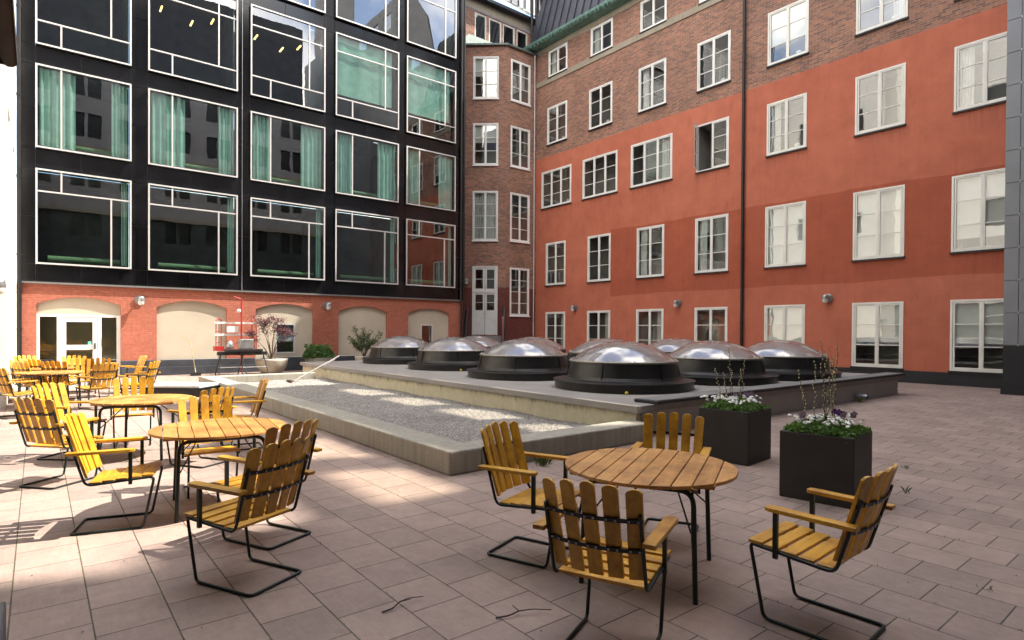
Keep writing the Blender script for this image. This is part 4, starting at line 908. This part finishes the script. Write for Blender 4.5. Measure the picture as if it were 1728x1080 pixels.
# ================================================================ PLANTS
def leaves(mb, n, fn, s0, s1, rg, up_=.3):
    for _ in range(n):
        c = Vector(fn(rg)); a = Vector((rg.gauss(0, 1), rg.gauss(0, 1), rg.gauss(0, 1)+up_)).normalized(); b = a.orthogonal().normalized(); b.rotate(Matrix.Rotation(rg.uniform(0, 6.28), 3, a)); d = a.cross(b)
        s = rg.uniform(s0, s1); mb.add([c-b*s, c+d*s*.42-b*s*.1, c+b*s, c-d*s*.42-b*s*.1+a*s*.15], [(0, 1, 2, 3)])
def planter(x, y, rz, lb, lbt, lbf, twigs, seed, tall):
    rg = random.Random(seed); S = .335; H_ = .66
    o = empty('square_planter', (x, y, 0), lb, 'planter', 'black cube planters with spring flowers', R(rz))
    g = LB(); t_ = .03
    g.add([(-S, -S, 0), (S, -S, 0), (S, S, 0), (-S, S, 0), (-S, -S, H_), (S, -S, H_), (S, S, H_), (-S, S, H_), (-S+t_, -S+t_, H_), (S-t_, -S+t_, H_), (S-t_, S-t_, H_), (-S+t_, S-t_, H_), (-S+t_, -S+t_, H_-.06), (S-t_, -S+t_, H_-.06), (S-t_, S-t_, H_-.06), (-S+t_, S-t_, H_-.06)],
          [(0, 3, 2, 1), (0, 1, 5, 4), (1, 2, 6, 5), (2, 3, 7, 6), (3, 0, 4, 7), (4, 5, 9, 8), (5, 6, 10, 9), (6, 7, 11, 10), (7, 4, 8, 11), (8, 9, 13, 12), (9, 10, 14, 13), (10, 11, 15, 14), (11, 8, 12, 15)])
    g.build('box', 'planter', o, .008)
    g = LB(); g.quad((-S+t_, -S+t_, H_-.05), (S-t_, -S+t_, H_-.05), (S-t_, S-t_, H_-.05), (-S+t_, S-t_, H_-.05)); g.build('soil', 'soil', o)
    f = empty('flowering_plants', (x, y, H_-.05), lbf, 'flowers', None, R(rz))
    g = LB(); q = S-.03
    leaves(g, 3800, lambda r_: (lambda a, b: (a, b, .02+.12*(1-(a/q)**2*.5)*(1-(b/q)**2*.5)*r_.random()**.6*1.25+.02*math.sin(a*25)*math.cos(b*21)))(r_.uniform(-q-.02, q+.02), r_.uniform(-q-.02, q+.02)), .014, .034, rg, .8)
    g.build('foliage', 'leaf', f)
    for k in range(96):
        a, b = rg.uniform(-q, q), rg.uniform(-q, q)
        if k < 66: a, b = rg.gauss(-.02, .15), rg.gauss(0, .16); a, b = max(-q, min(q, a)), max(-q, min(q, b))
        z = .155+rg.uniform(-.025, .035); r1 = rg.uniform(.021, .030); tl = Vector((rg.uniform(-.7, .5), rg.uniform(-.9, .3), .8)).normalized()
        g = LB(); r1 *= .80; q_ = tl.to_track_quat('Z', 'Y').to_matrix(); pr_ = [(0, 0), (r1*.75, r1*.1), (r1, r1*.35), (r1*.82, r1*.62), (r1*.35, r1*.72), (0, r1*.62)]; m = 9; c_ = Vector((a, b, z))
        g.add([c_+q_@Vector((rr*math.cos(6.283*i/m)*(1+.12*(i % 2)), rr*math.sin(6.283*i/m)*(1+.12*(i % 2)), zz_)) for rr, zz_ in pr_ for i in range(m)], [(p*m+i, p*m+(i+1) % m, (p+1)*m+(i+1) % m, (p+1)*m+i) for p in range(len(pr_)-1) for i in range(m)], True)
        d_ = g.build('daisy', 'petal_white', f)
        if k < 18:
            g = LB(); g.lathe([(r1*.33, 0), (r1*.25, .006), (0, .009)], Vector((a, b, z))+tl*r1*.66, 8); g.build('flower_centre', 'petal_yellow', d_)
    for k, (a, b, mt) in enumerate(((q*.75, -q*.15, 'petal_violet'), (q*.80, -q*.02, 'petal_violet'), (-q*.8, q*.5, 'petal_lilac'), (.12, -.12, 'petal_lilac'), (.17, -.2, 'petal_lilac')) if tall else ((q*.85, -q*.1, 'petal_lilac'), (q*.9, -q*.3, 'petal_lilac'), (0.02, .0, 'petal_lilac'))):
        g = LB(); c = Vector((a, b, .21)); U_ = Vector((.72, -.69, 0)); V_ = Vector((-.15, -.15, .97)); Wn = Vector((-.66, -.7, .2))
        for i in range(5):
            t_ = 1.57+6.283*i/5; e = U_*math.cos(t_)+V_*math.sin(t_); s2 = U_*-math.sin(t_)+V_*math.cos(t_); L_ = .036
            g.add([c+Wn*.004*i, c+e*L_*.5+s2*L_*.55+Wn*.006, c+e*L_*1.1+s2*L_*.3+Wn*.012, c+e*L_*1.1-s2*L_*.3+Wn*.010, c+e*L_*.5-s2*L_*.55+Wn*.004], [(0, 1, 2, 3, 4)])
        g.build('pansy', mt, f)
    w_ = empty('willow_twigs', (x, y, H_-.05), lbt, 'twigs', None, R(rz))
    for (a, b, a2, b2, h_) in twigs:
        pts = []; n = 9
        for k in range(n+1):
            t_ = k/n; pts.append(Vector((a+(a2-a)*t_+.012*math.sin(k*1.7+a*9), b+(b2-b)*t_+.01*math.cos(k*2.1), h_*t_)))
        g = LB(); g.tube(pts, [.0042, .0016], 6); st = g.build('twig', 'bark', w_)
        g = LB(); k = .18
        while k < 1:
            i = min(int(k*n), n-1); p = pts[i].lerp(pts[i+1], k*n-i); t_ = rg.uniform(0, 6.28); off = Vector((math.cos(t_), math.sin(t_), .4))*.009
            g.lathe([(0, -.010), (.0055, -.006), (.0072, 0), (.0048, .007), (0, .011)], p+off, 7); k += rg.uniform(.028, .055)
        g.build('catkins', 'catkin', st)
planter(6.20, 2.67, 7.5, 'nearer black cube planter, right of the right hand table', 'taller bundle of catkin twigs standing in the nearer planter', 'white daisies with one deep violet pansy filling the nearer planter',
  [(-0.159, 0.103, -0.242, 0.194, 0.66), (-0.062, 0.080, -0.078, 0.092, 0.74), (0.022, 0.006, -0.055, 0.044, 0.97), (-0.010, 0.014, 0.016, 0.017, 0.86), (0.039, -0.031, 0.094, -0.075, 0.91), (0.124, -0.045, 0.078, -0.033, 0.80), (-0.030, 0.000, 0.039, -0.031, 0.76), (0.023, 0.011, 0.101, -0.051, 0.66)], 5, True)
planter(7.09, 4.20, 5, 'farther black cube planter, close to the platform front', 'shorter sparse catkin twigs standing in the farther planter', 'white daisies with a pale lilac pansy filling the farther planter',
  [(-0.131, 0.081, -0.211, 0.169, 0.55), (-0.039, 0.061, -0.101, 0.111, 0.50), (-0.009, 0.031, -0.070, 0.056, 0.84), (-0.014, 0.017, -0.023, 0.049, 0.56), (0.039, -0.031, 0.062, -0.050, 0.56), (0.108, -0.033, 0.117, -0.064, 0.70)], 9, False)

# bowl with red maple
pm = empty('bowl_pot', (6.75, 22.6, 0), 'round pale concrete bowl pot holding the red maple', 'pot')
g = MB(); g.lathe([(0, 0), (.30, .0), (.42, .10), (.52, .28), (.565, .48), (.57, .56), (.53, .56), (.52, .50), (0, .50)], pm.location, 32); g.build('bowl', 'pot', pm)
g = MB(); g.lathe([(.52, .515), (0, .53)], pm.location, 24); g.build('soil', 'soil', pm)
mt = empty('red_maple', (6.75, 22.6, .52), 'small purple leaved maple growing in the round pale bowl', 'tree'); rg = random.Random(11)
g = MB(); C0 = Vector((6.75, 22.6, .5)); tips = []
for (dx, dy, dz) in ((-.25, 0, 1.25), (.1, -.05, 1.35), (.45, .05, 1.15), (-.75, .05, .95), (-.95, -.1, .62), (.6, .1, 1.0), (-.45, .0, 1.45), (.2, .1, 1.5)):
    mid = C0+Vector((dx*.35, dy, dz*.5)); tip = C0+Vector((dx, dy, dz)); g.tube([C0+Vector((0, 0, 0)), mid, tip], [.02, .006], 6, .1); tips += [tip, mid.lerp(tip, .6)]
    for _ in range(3):
        e = tip+Vector((rg.uniform(-.25, .25), rg.uniform(-.2, .2), rg.uniform(-.05, .12))); g.tube([mid.lerp(tip, .7), e], [.006, .003], 5); tips.append(e)
g.build('trunk', 'bark', mt)
g = MB(); leaves(g, 3000, lambda r_: (lambda p: (p.x+r_.gauss(0, .10), p.y+r_.gauss(0, .10), p.z+r_.gauss(0, .055)))(r_.choice(tips)), .022, .045, rg, 1.5); g.build('crown', 'leaf_red', mt)
# boxwood bowl
pb = empty('bowl_pot', (8.62, 22.9, 0), 'grey stone bowl pot holding the rounded evergreen bush', 'pot')
g = MB(); g.lathe([(0, 0), (.28, .0), (.42, .12), (.50, .34), (.55, .54), (.5, .54), (.48, .48), (0, .48)], pb.location, 28); g.build('bowl', 'pot_grey', pb)
bx_ = empty('evergreen_bush', (8.62, 22.9, .5), 'low rounded dark green bush in the grey stone bowl', 'bush'); rg = random.Random(4)
def shell(c, rx, ry, rz_):
    def f(r_):
        v = Vector((r_.gauss(0, 1), r_.gauss(0, 1), abs(r_.gauss(0, 1)))).normalized()*(.72+.34*r_.random()); return (c[0]+v.x*rx, c[1]+v.y*ry, c[2]+v.z*rz_)
    return f
g = MB(); leaves(g, 1500, shell((8.62, 22.9, .50), .60, .5, .48), .045, .085, rg, .6); leaves(g, 260, lambda r_: (8.62+r_.uniform(-.5, .5), 22.9+r_.uniform(-.4, .4), .85+r_.uniform(0, .2)), .04, .07, rg, .6); g.build('crown', 'leaf_dark', bx_)
g = MB(); 
for k in range(6): g.tube([(8.62, 22.9, .48), (8.62+rg.uniform(-.3, .3), 22.9+rg.uniform(-.25, .25), .85)], [.012, .005], 5)
g.build('trunk', 'bark', bx_)
# upright shrub in pot
pc = empty('bowl_pot', (10.25, 22.3, 0), 'pale square-rimmed pot half hidden behind the farthest left dome', 'pot')
g = MB(); g.lathe([(0, 0), (.26, 0), (.36, .5), (.36, .58), (.32, .58), (.31, .5), (0, .5)], pc.location, 24); g.build('bowl', 'pot', pc)
sh = empty('upright_shrub', (10.25, 22.3, .5), 'loose upright green shrub behind the farthest left dome', 'shrub'); rg = random.Random(8); tips = []
g = MB()
for k in range(13):
    a, b, h_ = rg.uniform(-.62, .62), rg.uniform(-.3, .3), rg.uniform(.55, 1.2); p0 = Vector((10.25, 22.3, .5)); p2 = p0+Vector((a, b, h_)); p1 = p0+Vector((a*.35, b*.35, h_*.55)); g.tube([p0, p1, p2], [.012, .004], 5, .1)
    tips += [p1.lerp(p2, t_) for t_ in (.1, .35, .6, .8, 1)]
g.build('trunk', 'bark', sh)
g = MB(); leaves(g, 2400, lambda r_: (lambda p: (p.x+r_.gauss(0, .06), p.y+r_.gauss(0, .06), p.z+r_.gauss(0, .06)))(r_.choice(tips)), .025, .05, rg, .8); g.build('crown', 'leaf_olive', sh)

# ================================================================ TOOLS AT THE BACK
sf = empty('red_rolling_scaffold', (5.5, 22.9, 0), 'red framed folding scaffold with white cross rails before the second arch', 'scaffold')
for x in (4.9, 6.1):
    g = MB(); g.tube([(x, 22.75, .9), (x, 22.75, 1.95), (x+.12, 22.85, 2.02), (x+.25, 23.1, 1.95), (x+.25, 23.1, .9)], .018, 7, .06)
    for z in (1.15, 1.55): g.tube([(x, 22.75, z), (x+.25, 23.1, z)], .012, 6)
    g.build('end_frame', 'red_paint', sf)
for z in (1.40, 1.82):
    g = MB(); g.box(4.85, 22.70, z, 6.25, 22.73, z+.07); g.build('cross_rail', 'white_paint', sf)
g = MB(); g.box(4.88, 22.74, .86, 5.16, 23.1, 1.02); g.build('tool_tray', 'red_paint', sf)
g = MB(); g.box(5.25, 22.66, 1.52, 5.62, 22.80, 1.74); g.build('hanging_case', 'white_paint', sf)
mp_ = empty('red_mast', (5.7, 22.6, 0), 'tall thin red pole with a round lamp head rising above the work bench', 'pole')
g = MB(); g.tube([(5.7, 22.6, .1), (5.7, 22.6, 2.72)], .028, 8); g.tube([(5.45, 22.6, 2.78), (5.72, 22.6, 2.70)], .02, 6); g.build('pole', 'red_paint', mp_)
g = MB(); g.lathe([(0, -.07), (.06, -.05), (.075, 0), (.06, .05), (0, .07)], (5.6, 22.55, 2.28), 12); g.build('lamp_head', 'opal', mp_)
def sawhorse(x, y, lb, w_=.9):
    o = empty('sawhorse', (x, y, 0), lb, 'sawhorse', 'folding black sawhorses at the work place')
    g = MB(); g.box(x-w_/2, y-.05, .72, x+w_/2, y+.05, .84); g.build('beam', 'black_plastic', o)
    for s in (-1, 1):
        for q in (-1, 1):
            g = MB(); g.tube([(x+s*w_*.38, y, .74), (x+s*w_*.5, y+q*.3, 0)], .018, 6); g.build('leg', 'black_plastic', o)
    g = MB(); g.tube([(x-w_*.45, y+.18, .3), (x+w_*.45, y+.18, .3)], .01, 5); g.tube([(x-w_*.45, y-.18, .3), (x+w_*.45, y-.18, .3)], .01, 5); g.build('spreader', 'steel', o)
sawhorse(5.3, 22.35, 'black sawhorse under the left end of the table saw'); sawhorse(6.0, 22.2, 'black sawhorse under the right end, next to the bowl pot')
sw_ = empty('table_saw', (5.65, 22.3, .85), 'grey table saw resting on the two sawhorses', 'machine')
g = MB(); g.box(5.1, 22.1, .845, 6.3, 22.5, .93); g.build('bench', 'black_plastic', sw_, .01)
g = MB(); g.box(5.55, 22.15, .94, 6.0, 22.45, 1.28); g.build('housing', 'steel', sw_, .02)
g = MB(); g.lathe([(0, .0), (.12, .02), (.14, .10), (.08, .25), (.03, .3), (0, .3)], (5.25, 22.3, .94), 14); g.build('motor', 'lamp_metal', sw_)
br_ = empty('broom', (4.25, 22.7, 0), 'broom with yellow stick leaning in front of the second arch', 'broom')
g = MB(); g.tube([(4.30, 22.95, .12), (4.19, 23.25, 1.22)], .013, 7); g.build('stick', 'broom', br_)
g = MB(); g.box(4.14, 22.90, 0, 4.46, 23.0, .12); g.build('brush_head', 'black_plastic', br_)
rk = empty('white_rake', (6.05, 17.9, .1), 'long pale handled rake lying from the gravel over the platform edge', 'rake')
g = MB(); g.tube([(5.95, 17.75, .11), (7.15, 17.3, .84)], .018, 7); g.tube([(6.0, 17.85, .11), (7.2, 17.75, .72)], .014, 7); g.build('handle', 'white_paint', rk)
g = MB(); g.box(5.80, 17.6, .10, 5.9, 18.0, .13)
for k in range(7): g.tube([(5.82, 17.62+k*.06, .12), (5.78, 17.62+k*.06, .075)], .005, 5)
g.build('rake_head', 'twig', rk)
bxx = empty('flat_black_crate', (2.9, 16.5, 0), 'low black crate with a white panel lying on it beside the kerb', 'crate', None, R(-42))
g = LB(); g.box(-.85, -.45, .0, .62, .45, .20); g.box(-.87, -.47, .2, .64, .47, .22); g.build('body', 'black_plastic', bxx, .01)
pnl = empty('white_sheet', (2.9, 16.5, .237), 'white sheet panel lying flat on the low black crate', 'panel', None, R(-40))
g = LB(); g.box(-.88, -.44, -.014, .56, .52, .03); g.build('board', 'white', pnl); g = LB(); g.tube([(-.7, -.40, .045), (-.5, -.2, .06), (-.3, -.35, .045), (-.1, -.1, .045), (.2, -.3, .045)], .008, 6, .08); g.build('cord', 'black_plastic', pnl)
bp = MB(); bp.box(.0, 23.2, .62, .42, 23.5, .66); 
for x in (.03, .39): bp.tube([(x, 23.25, 0), (x, 23.25, .62)], .02, 6); bp.tube([(x, 23.45, 0), (x, 23.45, .62)], .02, 6)
tag(bp.build('metal_stool', 'black_plastic'), 'small black metal stand between the downpipe and the glazed door', 'stand')

# ================================================================ SMALL THINGS ON THE GROUND
def twig(p0, p1, lb, side):
    a, b = Vector(p0), Vector(p1); g = MB(); m = a.lerp(b, .45)+Vector((.0, .02, .012)); g.tube([a, a.lerp(b, .2)+Vector((.01, -.008, .004)), m, m.lerp(b, .5)+Vector((-.008, .01, .006)), b], [.005, .0025], 6, .02)
    g.tube([m, m+Vector(side)], [.004, .002], 5); o = g.build('dry_twig', 'twig'); tag(o, lb, 'twig', 'fallen twigs on the paving')
twig((1.56, 3.14, .008), (1.84, 3.15, .02), 'bent dry twig on the paving, the one farther left', (.05, -.05, .02))
twig((2.04, 2.68, .008), (2.34, 2.54, .02), 'forked dry twig on the paving just left of the front middle chair', (.0, .06, .01))
def weed(x, y, n, h_, lb, r_=.05, seed=1):
    rg = random.Random(seed); g = MB()
    for k in range(n):
        a = rg.uniform(0, 6.28); l = rg.uniform(.4, 1)*h_; bx0 = Vector((x+rg.gauss(0, r_*.4), y+rg.gauss(0, r_*.4), 0)); d = Vector((math.cos(a), math.sin(a), 0)); s = Vector((-d.y, d.x, 0))*.0016
        p1 = bx0+d*l*.25+Vector((0, 0, l*.7)); p2 = bx0+d*l*.7+Vector((0, 0, l)); g.add([bx0-s, bx0+s, p1+s*.8, p2, p1-s*.8], [(0, 1, 2, 3, 4)])
    tag(g.build('weed', 'grass'), lb, 'weed', 'small weeds in the paving joints')
weed(4.81, 5.38, 46, .13, 'leafy green weed at the foot of the kerb, behind the right hand table', .08, 1)
weed(6.95, 2.2, 8, .09, 'grass tuft right of the nearer planter', .03, 2)
weed(1.15, 2.62, 22, .12, 'grass tuft at the bottom edge left of the middle', .05, 3)
weed(4.75, 1.05, 8, .04, 'low tuft in the joints at the right edge', .05, 4)
0 and weed(9.9, 4.3, 10, .05, 'small tuft far out on the open paving at the right', .04, 5)
weed(8.2, 2.6, 10, .05, 'small tuft on the paving behind the rightmost chair', .04, 6)
weed(15.0, 5.7, 14, .16, 'tuft beside the drain spout of the platform', .05, 7)
for (x, y, lb) in ((9.2, 13.75, 'yellow ball at the foot of the third dome'), (8.68, 10.3, 'yellow ball at the foot of the middle dome'), (8.25, 7.0, 'yellow ball at the foot of the nearest dome')):
    g = MB(); g.lathe([(0, 0), (.025, .008), (.034, .03), (.025, .055), (0, .062)], (x, y, .502), 12); tag(g.build('yellow_ball', 'petal_yellow'), lb, 'ball', 'yellow balls along the domes')

# scattered bits: dry leaf crumbs, grit and seed husks that gather in the joints
rg = random.Random(21); g = MB()
for k in range(900):
    if k % 3: u = rg.uniform(0, 14); v = rg.uniform(0, 12); x, y = .24+.365*rg.randint(-2, 45)+rg.gauss(0, .012), v
    else: x, y = rg.uniform(-.3, 14), rg.uniform(.3, 12)
    if 3.5 < x < 19 and y > 5.5: continue
    r_ = rg.uniform(.003, .009); a = rg.uniform(0, 6.28); n = 5
    g.add([(x+r_*math.cos(a+i*1.257)*rg.uniform(.5, 1.2), y+r_*math.sin(a+i*1.257)*rg.uniform(.5, 1.2), .002+rg.uniform(.001, .004)) for i in range(n)], [tuple(range(n))])
tag(g.build('leaf_crumbs', 'crumb'), 'tiny brown leaf crumbs and grit scattered over the paving joints', 'litter', None, 'stuff')
rg = random.Random(5); g = MB()
for k in range(420):                                # moss and grass sprigs in some joints
    i = rg.choice([1, 3, 4, 7, 8, 9, 11, 12, 15, 18, 19, 22]); x = .24+.365*i; y0 = rg.uniform(0.4, 5.3) if x > 3.4 else rg.uniform(.6, 8); y = y0+rg.gauss(0, .05)
    l = rg.uniform(.008, .022); a = rg.uniform(0, 6.28); d = Vector((math.cos(a), math.sin(a), 0)); b0 = Vector((x+rg.gauss(0, .003), y, 0)); q = Vector((-d.y, d.x, 0))*.0022
    g.add([b0-q, b0+q, b0+d*l*.5+Vector((0, 0, l))], [(0, 1, 2)])
tag(g.build('joint_moss', 'grass'), 'low moss and grass sprigs growing in the paving joints', 'moss', None, 'stuff')
